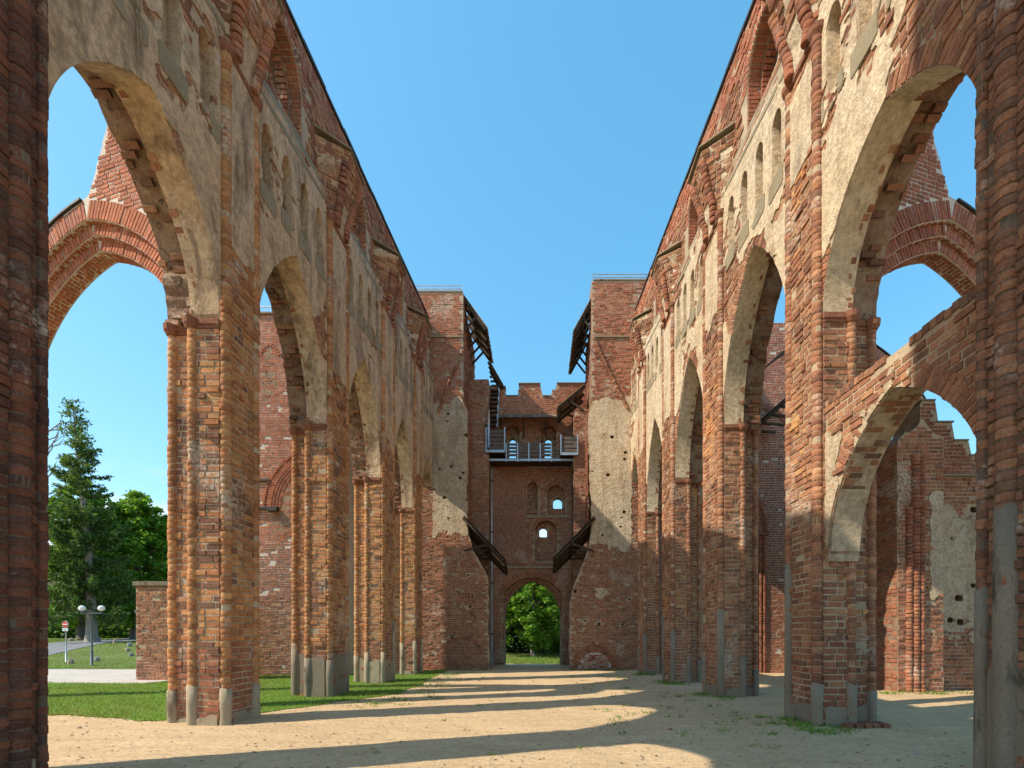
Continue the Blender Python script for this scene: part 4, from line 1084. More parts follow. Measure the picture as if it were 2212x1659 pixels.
def gate_extra(B, mp, no, th, test):
    # back skin with the real openings
    def back(x, z):
        s_ = S_box(x, z, -4.2, 3.2, -.5, 15.6)
        s_ = np.minimum(s_, -S_arch(x, z, -2.03, 1.29, -1, 2.6, 4.75))
        for (x0, x1, zb, zs, za) in ((.03, .49, 7.38, 7.85, 7.99), (.86, 1.42, 9.1, 9.6, 9.78), (-1.8, -1.38, 12.0, 13.2, 13.44), (.36, .80, 12.0, 13.2, 13.44)):
            s_ = np.minimum(s_, -S_arch(x, z, x0, x1, zb, zs, za))
        return s_
    mb = MB(); sheet(mb, back, -4.3, 3.3, -.6, 15.7, .09, mp, .45, .95, 0, 1); mb.build('inner_skin', ['mortar', 'rubble'], th)
    def tb(C, l):
        x, z = C[:, 0], C[:, 2]; g_ = S_gate(x, z)
        return (back(x, z) > .04) & (back(x - l * .45, z) > 0) & (back(x + l * .45, z) > 0) & (g_ < .02) & (S_arch(x, z, -2.03, 1.29, -1, 2.6, 4.75) < -.28), None
    brick_quad(B, (-2.2, 27.95, -.4), (1.6, 27.95, -.4), (-2.2, 27.95, 14), (1.6, 27.95, 14), no, test=tb, pal='red', lost=.04)
    ring(B, mp, no, -2.03, 1.29, 2.6, 4.75, 0, .26, .1, .45, 'red'); ring(B, mp, no, -2.1, 1.37, 3.9, 4.92, 0, .40, .1, 0, 'red')
    for (x0, x1, zs, za) in ((-.22, 1.07, 7.7, 8.3), (.5, 1.54, 9.85, 10.4), (-.69, -.05, 10.2, 10.6), (-2.05, -1.14, 13.5, 13.95), (.1, 1.03, 13.5, 13.95)):
        ring(B, mp, no, x0, x1, zs, za, 0, .22, .1, 0, 'red')
        soffit_bricks(B, mp, x0, x1, zs, za, .02, .44, 'red', (0, .015), jam=zs - 1.5)
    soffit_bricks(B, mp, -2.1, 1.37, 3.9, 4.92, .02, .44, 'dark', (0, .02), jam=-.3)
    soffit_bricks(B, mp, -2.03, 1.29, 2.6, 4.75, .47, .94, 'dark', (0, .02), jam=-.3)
    # newer, smoother brick casing on the left
    cs = MB(); sheet(cs, lambda u, v: S_box(u, v, -3.0, -.72, 5.7, 11.7), -3.1, -.6, 5.6, 11.8, .2, mp, -.10, .02); cs.build('brick_casing', 'mortar', th)
    brick_quad(B, (-3.0, 27.4, 5.7), (-.72, 27.4, 5.7), (-3.0, 27.4, 11.7), (-.72, 27.4, 11.7), no, pal='newdark', lost=.01, rough=.003, proud=.008)
    lg = MB(); lg.box((-.7, 27.42, 8.42), (2.2, 27.6, 8.5)); lg.box((-2.9, 27.42, 5.45), (2.0, 27.62, 5.56)); lg.build('ledge', 'cement_warm', th)
    ce = MB()
    for x0, x1, z in ((-4.2, -1.97, 16.2), (-1.2, .1, 16.38), (1.06, 3.2, 16.4), (-1.95, -1.26, 15.65), (.23, .74, 15.65)): ce.box((x0, 27.42, z + .004), (x1, 28.0, z + .05))
    ce.build('parapet_coping', 'cement', th)
facade('gate_wall', 'tall red brick gate wall at the far end with battlements, windows and pointed gateway', 'wall', (0, 27.5), 0, S_gate, (-4.2, 3.2), (-.5, 16.5), .45, .09, pal='red', lost=.06, extra=gate_extra, palfn=lambda u, v: np.where(v > 14.2, 'new', 'red'), maxn=300)
# back side of the gate wall, so that no light leaks above the inner skin
mb = MB(); sheet(mb, lambda x, z: np.minimum(S_gate(x, z), z - 14.2), -4.3, 3.3, 14, 16.6, .1, lambda u, v, d: np.stack([u, 27.96 + d, v], -1), 0, .02)
gw = [o for o in bpy.data.objects if o.name.startswith('gate_wall')][0]; mb.build('parapet_back', 'mortar', gw)

# canopies, walkway, stairs, pipe
def canopy(name, label, p0, p1, y0, y1, nstrut, sgn, zstrut, tilt=0.0, board='roof_board'):
    """boarded lean-to roof from p0 (x,z at the wall) down to p1 (x,z at the eave), running from y0 to y1"""
    th = empty(name, (p0[0], (y0 + y1) / 2, p1[1]), label, 'canopy')
    d = Vector((p1[0] - p0[0], 0, p1[1] - p0[1])); ln = d.length; d.normalize(); nrm = Vector((-d.z, 0, d.x)); nrm = nrm if nrm.z > 0 else -nrm
    # boards run down the slope
    n = max(4, int((y1 - y0) / .16)); w = (y1 - y0) / n
    for k in range(n):
        mb = MB(); o_ = .012 * (k % 2); a = y0 + k * w; b = a + w - .008
        P = [Vector((p0[0], a, p0[1])), Vector((p0[0], b, p0[1])), Vector((p1[0], b, p1[1])), Vector((p1[0], a, p1[1]))]
        for p in P: p.z += tilt * (1 - 2 * (p.y - y0) / (y1 - y0))
        ex = d * random.uniform(0, .05)
        P[2] += ex; P[3] += ex
        mb.hexa([p + nrm * o_ for p in P] + [p + nrm * (o_ + .03) for p in P]); mb.build('roof_board', board, th)
    for k in range(nstrut):
        y = y0 + .12 + (y1 - y0 - .24) * k / max(1, nstrut - 1)
        mb = MB(); q0 = Vector((p0[0], y, p0[1])) - nrm * .08; q1 = Vector((p1[0], y, p1[1])) - nrm * .08
        tz = tilt * (1 - 2 * (y - y0) / (y1 - y0)); q0.z += tz; q1.z += tz
        mb.bar(q0, q1, .09, .11); mb.build('rafter', 'wood_dark', th)
        mb = MB(); m_ = q0.lerp(q1, .62); mb.bar((p0[0] - sgn * .02, y, p0[1] - zstrut), m_, .09, .09); mb.build('brace', 'wood_dark', th)
    mb = MB(); q = .45
    for q in (.3, .9):
        c = Vector((p0[0] + (p1[0] - p0[0]) * q, 0, p0[1] + (p1[1] - p0[1]) * q)) - nrm * .03
        mb.bar((c.x, y0, c.z + tilt), (c.x, y1, c.z - tilt), .06, .06)
    mb.build('purlin', 'wood_dark', th)
    return th
canopy('wooden_canopy', 'weathered board roof leaning from the top of the left tower', (-3.98, 19.3), (-2.72, 17.55), 24.15, 27.4, 5, -1, 1.9)
canopy('wooden_canopy', 'weathered board roof leaning from the top of the right tower', (2.86, 19.3), (1.83, 17.4), 24.15, 28.3, 6, 1, 1.9)
canopy('wooden_canopy', 'dark sloping canopy over the broken left wall low beside the gate', (-3.85, 7.32), (-1.75, 5.12), 23.7, 25.9, 4, -1, 1.5, .28, 'wood_dark')
canopy('wooden_canopy', 'dark sloping canopy over the broken right wall low beside the gate', (2.85, 7.30), (.80, 5.22), 23.7, 25.9, 4, 1, 1.5, .28, 'wood_dark')
canopy('wooden_canopy', 'short board canopy against the right flank above the walkway', (2.55, 15.4), (1.05, 14.15), 25.9, 27.35, 3, 1, 1.3, .12)
canopy('wooden_canopy', 'small steep board canopy above the stair head beside the battlements', (-2.9, 17.5), (-2.1, 16.1), 27.0, 28.2, 3, -1, .9)
# canopy over the walkway (slopes towards the camera)
th = empty('wooden_canopy', (-.8, 27, 13.9), 'grey board roof under the battlements above the walkway', 'canopy')
x = -2.72
while x < 1.05:
    mb = MB(); z0, z1 = 14.52, 13.93
    P = [Vector((x, 27.46, z0)), Vector((x + .115, 27.46, z0)), Vector((x + .115, 26.45, z1 + random.uniform(-.02, .02))), Vector((x, 26.45, z1))]
    mb.hexa(P + [p + Vector((0, 0, .03)) for p in P]); mb.build('roof_board', 'wood_grey' if random.random() < .7 else 'roof_board', th); x += .123
for x in (-2.2, -.9, .4):
    mb = MB(); mb.bar((x, 27.45, 13.2), (x, 26.7, 13.98), .08); mb.build('brace', 'wood_dark', th)
# walkway
th = empty('walkway', (-.6, 26.9, 11.2), 'steel walkway with dark board railing crossing in front of the gate wall', 'walkway')
mb = MB(); mb.box((-2.8, 26.3, 11.45), (1.9, 27.4, 11.53)); mb.build('deck', 'wood_dark', th)
mb = MB(); mb.bar((-2.8, 26.28, 11.42), (1.95, 26.28, 11.42), .06, .12); mb.build('steel_beam', 'galvanised', th)
for x in (-1.84, -1.2, -.57, .08, .70):
    mb = MB(); mb.bar((x, 26.22, 11.3), (x, 26.22, 12.35), .07, .05); mb.build('post', 'galvanised', th)
for k in range(4):
    mb = MB(); z = 11.62 + .2 * k; mb.box((-1.95, 26.25, z), (.78, 26.29, z + .14)); mb.build('rail_board', 'wood_grey', th)
def balcony(label, x0, x1, y0, z0, n):
    th = empty('balcony', ((x0 + x1) / 2, y0, z0), label, 'balcony')
    mb = MB(); mb.box((x0, y0 + .03, z0), (x1, y0 + 1.0, z0 + .08)); mb.build('deck', 'wood_dark', th)
    mb = MB(); mb.bar((x0, y0, z0 + .02), (x1, y0, z0 + .02), .06, .14); mb.build('steel_beam', 'galvanised', th)
    for x in (x0 + .03, x1 - .03):
        mb = MB(); mb.bar((x, y0 - .01, z0), (x, y0 - .01, z0 + .25 * n + .1), .06); mb.build('post', 'galvanised', th)
    for k in range(n):
        mb = MB(); z = z0 + .15 + .23 * k; mb.box((x0, y0 + .03, z), (x1, y0 + .07, z + .16)); mb.build('rail_board', 'wood_grey', th)
balcony('dark boarded balcony on the left pier at the end of the walkway', -2.98, -1.88, 25.9, 11.75, 5)
balcony('small boarded balcony on the right at the end of the walkway', 1.2, 2.2, 25.9, 11.6, 4)
th = empty('stair', (-2.6, 26.5, 14), 'dark wooden stair climbing along the left flank above the walkway', 'stair')
for k in range(9):
    mb = MB(); mb.box((-3.0, 25.9 + k * .16, 13.2 + k * .33), (-2.35, 26.15 + k * .16, 13.27 + k * .33)); mb.build('tread', 'wood_dark', th)
    mb = MB(); mb.box((-2.36, 25.9 + k * .16, 13.25 + k * .33), (-2.32, 26.12 + k * .16, 13.6 + k * .33)); mb.build('baluster', 'galvanised' if k % 2 else 'wood_grey', th)
mb = MB(); mb.bar((-2.33, 25.9, 13.1), (-2.33, 27.3, 16.0), .06, .2); mb.build('stringer', 'galvanised', th)
mb = MB(); mb.tube([(-2.78, 27.30, z) for z in (-.3, 4, 8, 11.3)], [.085] * 4, 12); o = mb.build('pipe', 'galvanised', None, smooth=True)
th = empty('drainpipe', (-2.78, 27.3, -.3), 'grey metal drainpipe running down the left side of the gate', 'pipe'); adopt(o, th)
mb = MB(); mb.tube([(-2.80, 25.75, z) for z in (11.9, 13, 14)], [.08] * 3, 12); o = mb.build('upper_pipe', 'galvanised', th, smooth=True)
for z in (1.5, 4.5, 7.5, 10.5):
    mb = MB(); mb.tube([(-2.78, 27.30, z), (-2.78, 27.30, z + .08)], [.105, .105], 12); mb.box((-2.82, 27.3, z + .01), (-2.74, 27.5, z + .06)); mb.build('pipe_bracket', 'metal_dark', th)

# ------------------------------------------------------------------ left aisle: rebuilt block, low wall, gable arch
def S_block(x, z): return np.minimum(S_box(x, z, -13.4, -8.2, -.5, 15.06), -holes(20, 16, -11.9, -10.4, 3, 13, .07)(x, z))
def block_extra(B, mp, no, th, test):
    ring(B, mp, no, -11.3, -8.5, 6.9, 9.0, 0, .26, .1, -.03, 'new'); ring(B, mp, no, -11.3, -8.5, 6.9, 9.0, .27, .12, .1, -.05, 'new')
    rc = MB(); sheet(rc, lambda u, v: S_arch(u, v, -11.25, -8.55, 5.6, 6.9, 8.95), -11.4, -8.4, 5.5, 9.1, .12, mp, -.012, .02); rc.build('arch_panel', 'rubble', th)
    for k in range(3):
        ring(B, mp, no, -11.3 + .13 * (k + 1), -8.5 - .13 * (k + 1), 6.9, 9.0 - .13 * (k + 1), 0, .11, .1, -.03 + .006 * k, 'newdark')
    cb = MB(); cb.box((-13.4, 19.48, 8.0), (-11.35, 19.6, 8.07)); cb.box((-13.3, 19.42, 6.8), (-11.0, 19.6, 6.9)); cb.box((-11.4, 19.36, 6.72), (-11.0, 19.6, 6.80)); cb.build('string_course', 'metal_dark', th)
    bn = MB(); sheet(bn, lambda u, v: S_arch(u, v, -11.72, -11.1, 11.4, 13.3, 13.75), -11.9, -10.9, 11.3, 13.9, .08, mp, -.01, .02); bn.build('blind_niche', 'rubble', th)
    ring(B, mp, no, -11.72, -11.1, 13.3, 13.75, 0, .14, .1, -.02, 'new')
    cp = MB(); cp.box((-13.45, 19.5, 15.064), (-8.2, 20.9, 15.13)); cp.build('coping', 'cement', th)
    rl = MB()
    for q in np.arange(-13.3, -8.3, .13): rl.bar((q, 19.8, 15.13), (q, 19.8, 15.55), .016)
    rl.bar((-13.4, 19.8, 15.55), (-8.3, 19.8, 15.55), .035); rl.build('railing', 'galvanised', th)
facade('rebuilt_tower', 'tall rebuilt red brick tower wall seen through the second left arch', 'tower', (0, 19.6), 0, S_block, (-13.4, -8.2), (-.5, 15.06), 1.3, .12, core='mortar_white', bmat='brick_new', course=.105, blen=.26, lost=.02, rough=.005, extra=block_extra,
       palfn=lambda u, v: np.where(v > 5.4 + .8 * fbm(u, v, 3), 'new', np.where(v > 2.6 + 1.6 * fbm(u, v, 5), 'red', 'old')), maxn=300)
def S_low(x, z): return np.minimum(S_box(x, z, -15.05, -11.6, -.4, 3.36), -holes(22, 6, -14.9, -13, .6, 3, .06)(x, z))
def low_extra(B, mp, no, th, test):
    cp = MB(); cp.box((-15.12, 17.22, 3.365), (-11.5, 18.0, 3.52)); cp.build('coping', 'cement', th)
    sp, _, no2 = plane_map((-15.05, 17.95), R(-90))
    brick_quad(B, (-15.05, 17.9, -.4), (-15.05, 17.3, -.4), (-15.05, 17.9, 3.36), (-15.05, 17.3, 3.36), (-1, 0, 0), pal='red')
facade('boundary_wall', 'low free-standing red brick wall with cement coping beside the lawn', 'wall', (0, 17.3), 0, S_low, (-15.05, -11.6), (-.4, 3.36), .65, .1, pal='red', lost=.06, rough=.01, extra=low_extra,
       plaster=lambda u, v: .32 - np.hypot((u + 13.2) / 1.1, (v - .5) / 1.2) * .5 + .5 * fbm(u * 2, v * 2, 13) - .06, pmat='plaster_grey')

def gable(label, O, ang, flip, zoff=0.0, pal='new', umin=-99, group='rebuilt gable arches of the aisles'):
    """rebuilt brick arch with a steep stepped gable standing on it"""
    f = -1 if flip else 1
    def sdf(u, v):
        v = v - zoff; uu = u * f
        top_arch = np.minimum(S_arch(u, v, -3.95, 3.95, -2, 6.9, 11.66), 3.6 - np.abs(u))
        stp = np.floor((v - 11.5) / .10) * .10
        gab = np.minimum(np.minimum(uu - .02 - stp * .40, 3.3 - uu), v - 11.0)
        body = np.minimum(np.maximum(top_arch, gab), 14.9 - v)
        return np.minimum(np.minimum(body, -S_arch(u, v, -3.52, 3.52, -3, 6.8, 11.14)), (uu - umin) if umin < -9 else (.9 - uu))
    def order(half, za):
        return lambda u, v: np.minimum(np.minimum(S_arch(u, v - zoff, -3.6, 3.6, -.5, 6.8, 11.3), -S_arch(u, v - zoff, -half, half, -3, 6.8, za)), (u * f - umin) if umin < -9 else (.9 - u * f))
    def ext(B, mp, no, th, test):
        def tu(W, l): return (W - np.array([O[0], O[1], 0])) @ np.array([math.cos(ang), math.sin(ang), 0]) * f * (1 if umin < -9 else -1) > (umin if umin < -9 else -.9), None
        for half, za, d in ((3.26, 10.88, .13), (3.0, 10.62, .26)):
            mb = MB(); sheet(mb, order(half, za), -3.7, 3.7, -.6, 11.4, .085, mp, d, .62); mb.build('arch_order', 'mortar_white', th)
            ring(B, mp, no, -half, half, 6.8 + zoff, za + zoff, 0, .25, .1, d, pal, tu)
        ring(B, mp, no, -3.52, 3.52, 6.8 + zoff, 11.14 + zoff, 0, .44, .1, 0.0, pal, tu)
        if umin < -9:
            soffit_bricks(B, mp, -3.0, 3.0, 6.8 + zoff, 10.62 + zoff, .28, .60, pal, (.0, .02), blen=.16)
            soffit_bricks(B, mp, -3.26, 3.26, 6.8 + zoff, 10.88 + zoff, .14, .26, pal, (.0, .02), blen=.12)
            soffit_bricks(B, mp, -3.52, 3.52, 6.8 + zoff, 11.14 + zoff, .02, .13, pal, (.0, .02), blen=.11)
        # metal strip on the extrados
        c = MB(); pts = [p for p, n_ in arch_pts(-3.95, 3.95, 6.9 + zoff, 11.62 + zoff, .3)]
        for a, b in zip(pts[:-1], pts[1:]):
            if sdf(np.array([(a[0] + b[0]) / 2]), np.array([(a[1] + b[1]) / 2 + .06]))[0] < 0:
                q = [mp(np.array([p[0]]), np.array([p[1]]), np.array([d]))[0] for d in (-.06, .66) for p in (a, b)]
                c.hexa([q[0], q[1], q[3], q[2]] + [w_ + np.array([0, 0, .05]) for w_ in (q[0], q[1], q[3], q[2])])
        if c.f: c.build('coping', 'metal_dark', th)
    mpx, _, _ = plane_map(O, ang)
    return facade('gable_arch', label, 'arch', O, ang, sdf, (-3.95, 3.95), (-.5, 15.2 + zoff), .62, .085, core='mortar_white', bmat='brick_new', course=.10, blen=.27, pal=pal, lost=0.0, rough=.003, extra=ext, back=True,
                  group=group, bregion=lambda u, v: np.maximum(-S_arch(u, v - zoff, -3.98, 3.98, -9, 6.8, 11.6), 6.0 - v))
gable('bright orange rebuilt brick gable arch seen through the nearest left arch', (-10.45, 10.7), R(-15), False)
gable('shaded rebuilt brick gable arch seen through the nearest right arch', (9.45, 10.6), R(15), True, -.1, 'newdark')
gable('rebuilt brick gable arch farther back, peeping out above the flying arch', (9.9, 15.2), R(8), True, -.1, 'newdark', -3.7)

# ------------------------------------------------------------------ right aisle
def S_fly(u, z):
    top = 5.40 - .03 * u + .06 * fbm(u * 5, z, 3) - .22 * np.clip(.22 - np.abs(u - 1.55), 0, 1) * 2
    return np.minimum(np.minimum(S_box(u, z, 0.0, 2.95, 2.78, 99), top - z), -S_arch(u, z, .10, 2.86, -2, 2.9, 4.95))
def fly_extra(B, mp, no, th, test):
    tr = lambda W, l: (fbm(W[:, 1] * 1.7, W[:, 2] * 1.7, 18) > -.10, None)
    ring(B, mp, no, .10, 2.86, 2.9, 4.95, 0, .28, .1, 0, 'old', tr)
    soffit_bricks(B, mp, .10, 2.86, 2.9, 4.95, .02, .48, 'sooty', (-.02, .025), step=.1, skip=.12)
    ps = MB(); pts = [p for p, n_ in arch_pts(.10, 2.86, 2.9, 4.95, .12)][:9]
    for a, b in zip(pts[:-1], pts[1:]):
        q = [mp(np.array([p[0] + .03]), np.array([p[1] - .02]), np.array([d]))[0] for d in (.01, .49) for p in (a, b)]
        ps.quad(q[0], q[1], q[3], q[2])
    ps.build('soffit_plaster', 'plaster_grey', th)
    u = .05
    while u < 2.9:      # brick-on-edge coping
        z = 5.40 - .03 * u
        if abs(u - 1.55) > .2:
            C = mp(np.array([u]), np.array([z + .045 + random.uniform(-.015, .015)]), np.array([-.02]))
            B.put(C, np.array([[0, -1.0, 0]]), np.array([[0, 0, 1.0]]), np.array([[-1.0, 0, 0]]), np.array([.095]), np.array([.11]), pal_cols('sooty', 1))
        u += .105
    cv = MB(); cv.hexa([(4.86, 7.83, 5.34), (4.86, 4.9, 5.25), (5.33, 4.9, 5.25), (5.33, 7.83, 5.34), (4.86, 7.83, 5.46), (4.86, 4.9, 5.37), (5.33, 4.9, 5.37), (5.33, 7.83, 5.46)])
    cv.build('coping', 'mortar', th)
facade('strainer_arch', 'low brick arch bridging the gap between the two nearest right piers', 'arch', (4.85, 7.83), R(-90), S_fly, (0, 2.95), (2.78, 5.5), .5, .06, pal='old', lost=.1, rough=.012, extra=fly_extra, back=True, reveal='plaster_grey',
       plaster=lambda u, v: .02 + .7 * fbm(u * 1.7, v * 1.4, 17) + .10 * (4.2 - v) - .1 * np.clip(u - 1.2, 0, 2), pmat='plaster_grey')
# brick slab at the foot of the nearest right pier
th = empty('brick_step', (5.5, 7.75, .0), 'low row of loose bricks laid at the foot of the right pier', 'bricks')
for k in range(5):
    for j in range(2):
        mb = MB(); x0 = 5.08 + k * .15 + j * .02; y0 = 7.62 + j * .16 + random.uniform(-.02, .02)
        mb.hexa([(x0, y0, -.06), (x0 + .13, y0 + .01, -.06), (x0 + .13, y0 + .15, -.06), (x0, y0 + .14, -.06), (x0 + .01, y0 + .01, .085), (x0 + .12, y0 + .02, .08), (x0 + .12, y0 + .14, .085), (x0 + .01, y0 + .13, .08)])
        o = mb.build('brick', 'brick_trim', th)

# outer wall of the right aisle
def S_out(x, z):
    top = np.where(x < 11.9, 8.55, np.where(x < 12.45, 7.9, np.where(x < 12.9, 7.35, 6.9)))
    return np.minimum(np.minimum(S_box(x, z, 11.45, 18.0, -.5, 99), top - z), -holes(31, 12, 11.9, 14, 1, 5.5, .12)(x, z))
def out_extra(B, mp, no, th, test):
    lg = MB(); lg.box((11.7, 13.82, 6.28), (18, 13.95, 6.35)); lg.build('string_course', 'cement_moss', th)
    cp = MB()
    for x0, x1, z in ((11.45, 11.89, 8.55), (11.91, 12.44, 7.9), (12.46, 12.89, 7.35), (12.91, 18, 6.9)): cp.box((x0, 13.86, z + .004), (x1, 14.9, z + .05))
    cp.build('coping', 'cement', th)
facade('aisle_wall', 'thick outer wall of the right aisle, patched with old plaster, behind the flying arch', 'wall', (0, 13.9), 0, S_out, (11.45, 18), (-.5, 8.95), 1.0, .1, pal='red', lost=.12, rough=.016, extra=out_extra, reveal='rubble',
       palfn=lambda u, v: np.where(v > 6.2, 'newdark', 'red'), plaster=lambda u, v: np.minimum(np.minimum(v - 1.9, 4.9 - v) * .35 + .10 + .5 * fbm(u * .9, v * .9, 19), u - 11.7), pmat='plaster_grey')
hb = MB(); hb.box((11.6, 14.1, -.3), (17.9, 14.12, 6)); hb.build('hole_back', 'rubble', [o for o in bpy.data.objects if o.name.startswith('aisle_wall')][0])
# clustered respond at its left end
def S_resp(x, z): return np.minimum(S_box(x, z, 10.3, 11.62, -.5, 8.3), 7.75 - .9 * np.abs(x - 11.0) + .5 * fbm(x * 4, z * 2, 23) - z) + .05 * fbm(x * 4, z * 4, 25)
def resp_extra(B, mp, no, th, test):
    for x, r, zt in ((10.62, .09, 5.2), (10.80, .11, 6.7), (10.98, .09, 6.7)):
        shaft(B, [(x, 13.28, -.3), (x, 13.28, zt)], (0, -1, 0), r, pal='red')
    cp = MB()
    for x in (10.80, 10.98): cp.tube([(x, 13.28, 5.15), (x, 13.28, 5.25), (x, 13.28, 5.33)], [.12, .17, .15], 12)
    cp.build('capital', 'brick_trim', th)
    brick_quad(B, (10.3, 14.3, -.4), (10.3, 13.3, -.4), (10.3, 14.3, 7), (10.3, 13.3, 7), (-1, 0, 0), pal='red', lost=.1)
facade('aisle_respond', 'clustered brick respond with round shafts standing before the right aisle wall', 'pier', (0, 13.3), 0, S_resp, (10.3, 11.62), (-.5, 8.3), 1.0, .09, pal='red', lost=.14, rough=.016, extra=resp_extra, reveal='rubble',
       plaster=lambda u, v: np.minimum(np.minimum(v - 2.6, 5.6 - v) * .4, u - 11.22 + .2 * fbm(u * 2, v * 1.3, 29)), pmat='plaster_grey')
def S_back(x, z): return S_box(x, z, 11.0, 16.5, -.6, 7.6)
def back_extra(B, mp, no, th, test):
    cp = MB(); cp.box((11.0, 17.42, 7.61), (16.5, 18.2, 7.68)); cp.build('coping', 'cement', th)
facade('cross_wall', 'plaster patched cross wall glimpsed between the right pier and the aisle respond', 'wall', (0, 17.5), 0, S_back, (11, 16.5), (-.6, 7.6), .6, .12, pal='red', lost=.06, palfn=lambda u, v: np.where(v > 5.6, 'newdark', 'red'), extra=back_extra,
       plaster=lambda u, v: np.minimum(v - 1.2, 3.9 - v) * .4 + .4 * fbm(u, v, 37), pmat='plaster_grey')
# right tower base with moulded arch, seen between the first and second right piers
def S_rt(x, z): return np.minimum(S_box(x, z, 7.6, 14.0, -.6, 16.0), -S_arch(x, z, 7.9, 10.0, -2, 6.2, 8.6))
def rt_extra(B, mp, no, th, test):
    for k in range(4): ring(B, mp, no, 7.9 - .16 * k, 10.0 + .16 * k, 6.2, 8.6 + .16 * k, 0, .15, .1, .05 - .03 * k, 'newdark')
    soffit_bricks(B, mp, 7.9, 10.0, 6.2, 8.6, .02, .9, 'newdark', (0, .02), jam=0)
    for k, x in enumerate((10.08, 10.26, 10.44)): shaft(B, [(x, 21.45, -.4), (x, 21.45, 6.1)], (0, -1, 0), .085, pal='red')
    cp = MB(); cp.box((9.98, 21.3, 6.1), (10.6, 21.6, 6.24)); cp.build('capital', 'brick_trim', th)
    mb = MB(); mb.box((7.6, 22.6, -.6), (14, 22.7, 12)); mb.build('inner_wall', 'rubble', th)
    ring(B, mp, no, 8.4, 12.2, 9.4, 12.0, 0, .3, .1, -.03, 'newdark')
facade('corner_tower', 'brick tower base with moulded pointed arch between first and second right piers', 'tower', (0, 21.5), 0, S_rt, (7.6, 14), (-.6, 16), .95, .12, core='mortar_white', pal='newdark', bmat='brick_new', extra=rt_extra,
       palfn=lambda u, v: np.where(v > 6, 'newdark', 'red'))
canopy('wooden_canopy', 'dark board canopy on the right tower base behind the second right pier', (10.9, 11.9), (9.2, 10.4), 18.9, 21.4, 4, 1, 1.1, board='wood_dark')

# ------------------------------------------------------------------ trees
GREENS = [(.045, .105, .018), (.06, .135, .022), (.085, .17, .03), (.11, .19, .035), (.035, .085, .016)]
GREENS2 = [(.08, .175, .022), (.11, .22, .03), (.15, .26, .04), (.17, .26, .045), (.06, .13, .018)]
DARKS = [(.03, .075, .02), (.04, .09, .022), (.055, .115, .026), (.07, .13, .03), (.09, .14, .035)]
def leaves(Cn, size, greens, parent, name='crown', flat=.5, aspect=.6):
    n = len(Cn); d = rng.normal(0, 1, (n, 3)); d[:, 2] += flat * np.sign(d[:, 2]); d /= np.linalg.norm(d, axis=1)[:, None]
    r = np.cross(d, rng.normal(0, 1, (n, 3))); r /= np.linalg.norm(r, axis=1)[:, None]; u = np.cross(d, r)
    s = (size * (.6 + .8 * rng.random(n)))[:, None]; r = r * s; u = u * s * aspect
    v = np.stack([Cn - r, Cn - u, Cn + r, Cn + u], 1).reshape(-1, 3)
    c = np.array(greens)[rng.integers(0, len(greens), n)] * (1.0 + .6 * rng.random((n, 1)))
    return np_mesh(name, v, np.arange(4 * n).reshape(-1, 4), 'leaf', parent, np.repeat(c, 4, axis=0))
def tree(name, label, base, height, rad, crown_lo, nclump, per, lsize, greens, seed, trunk_r=.25, lean=(0, 0), bark='bark', group=None, clump_r=.75, flatten=.62):
    r = np.random.default_rng(seed); x, y = base; z = float(G(x, y)) - .1
    th = empty(name, (x, y, z), label, 'tree', group)
    zc = (crown_lo + height) / 2; hz = (height - crown_lo) / 2
    cl = []
    while len(cl) < nclump:
        p = r.uniform(-1, 1, 3); q = np.linalg.norm(p)
        if q > 1 or q < .45: continue
        w = 1 - .35 * max(0, p[2]) ; p2 = np.array([p[0] * rad * w + lean[0] * (p[2] + 1) * .5, p[1] * rad * w + lean[1] * (p[2] + 1) * .5, zc + p[2] * hz])
        cl.append(p2 + r.normal(0, .06 * rad, 3))
    cl = np.array(cl)
    mb = MB(); top = (x + lean[0] * .6, y + lean[1] * .6, z + height * .85)
    mb.tube([(x, y, z), (x + .03, y, z + height * .12), (x + lean[0] * .25 + .1 * math.sin(seed), y, z + height * .4), top], [trunk_r * 1.35, trunk_r, trunk_r * .75, trunk_r * .15], 9)
    tr = mb.build('trunk', bark, th, smooth=True)
    lb = MB()
    for c in cl[:: max(1, nclump // 26)]:
        t = min(.8, max(.18, (c[2] - .25 * hz) / height * .8)); a = Vector((x + lean[0] * t * .7, y + lean[1] * t * .7, z + height * t)); b = Vector((x + c[0], y + c[1], z + c[2]))
        m = a.lerp(b, .5) + Vector((0, 0, .3)); lb.tube([a, m, b], [trunk_r * .35, trunk_r * .22, .02], 5, cap=False)
    lb.build('limbs', bark, th, smooth=True)
    sc = clump_r * (.6 + .8 * r.random(nclump))
    P = np.repeat(cl, per, axis=0); S = np.repeat(sc, per)
    q = r.normal(0, 1, P.shape); q /= np.linalg.norm(q, axis=1)[:, None]; q *= (r.random(len(P)) ** .45)[:, None]
    P = P + q * S[:, None] * np.array([1, 1, flatten]) + np.array([x, y, z])
    leaves(P, lsize, greens, th)
    return th
gr = 'trees beyond the road'
tree('leafy_tree', 'broad bright green tree just right of the tall spruce', (-41.0, 47), 15.4, 4.1, 1.4, 230, 130, .19, GREENS2, 1, .35, group=gr)
tree('leafy_tree', 'green tree left of the spruce beside the drive, half hidden by the pier', (-43.5, 44), 15.2, 3.4, 1.5, 170, 130, .19, GREENS2, 2, .3, group=gr)
tree('leafy_tree', 'lighter green tree rising behind the low brick wall', (-46.3, 56), 14.6, 4.6, 1.0, 180, 120, .21, GREENS, 3, .35, group=gr)
tree('leafy_tree', 'dark leafy tree deep in the wood between spruce and wall', (-48.5, 61), 13.0, 5.0, .2, 130, 90, .2, DARKS, 4, .35, group=gr)
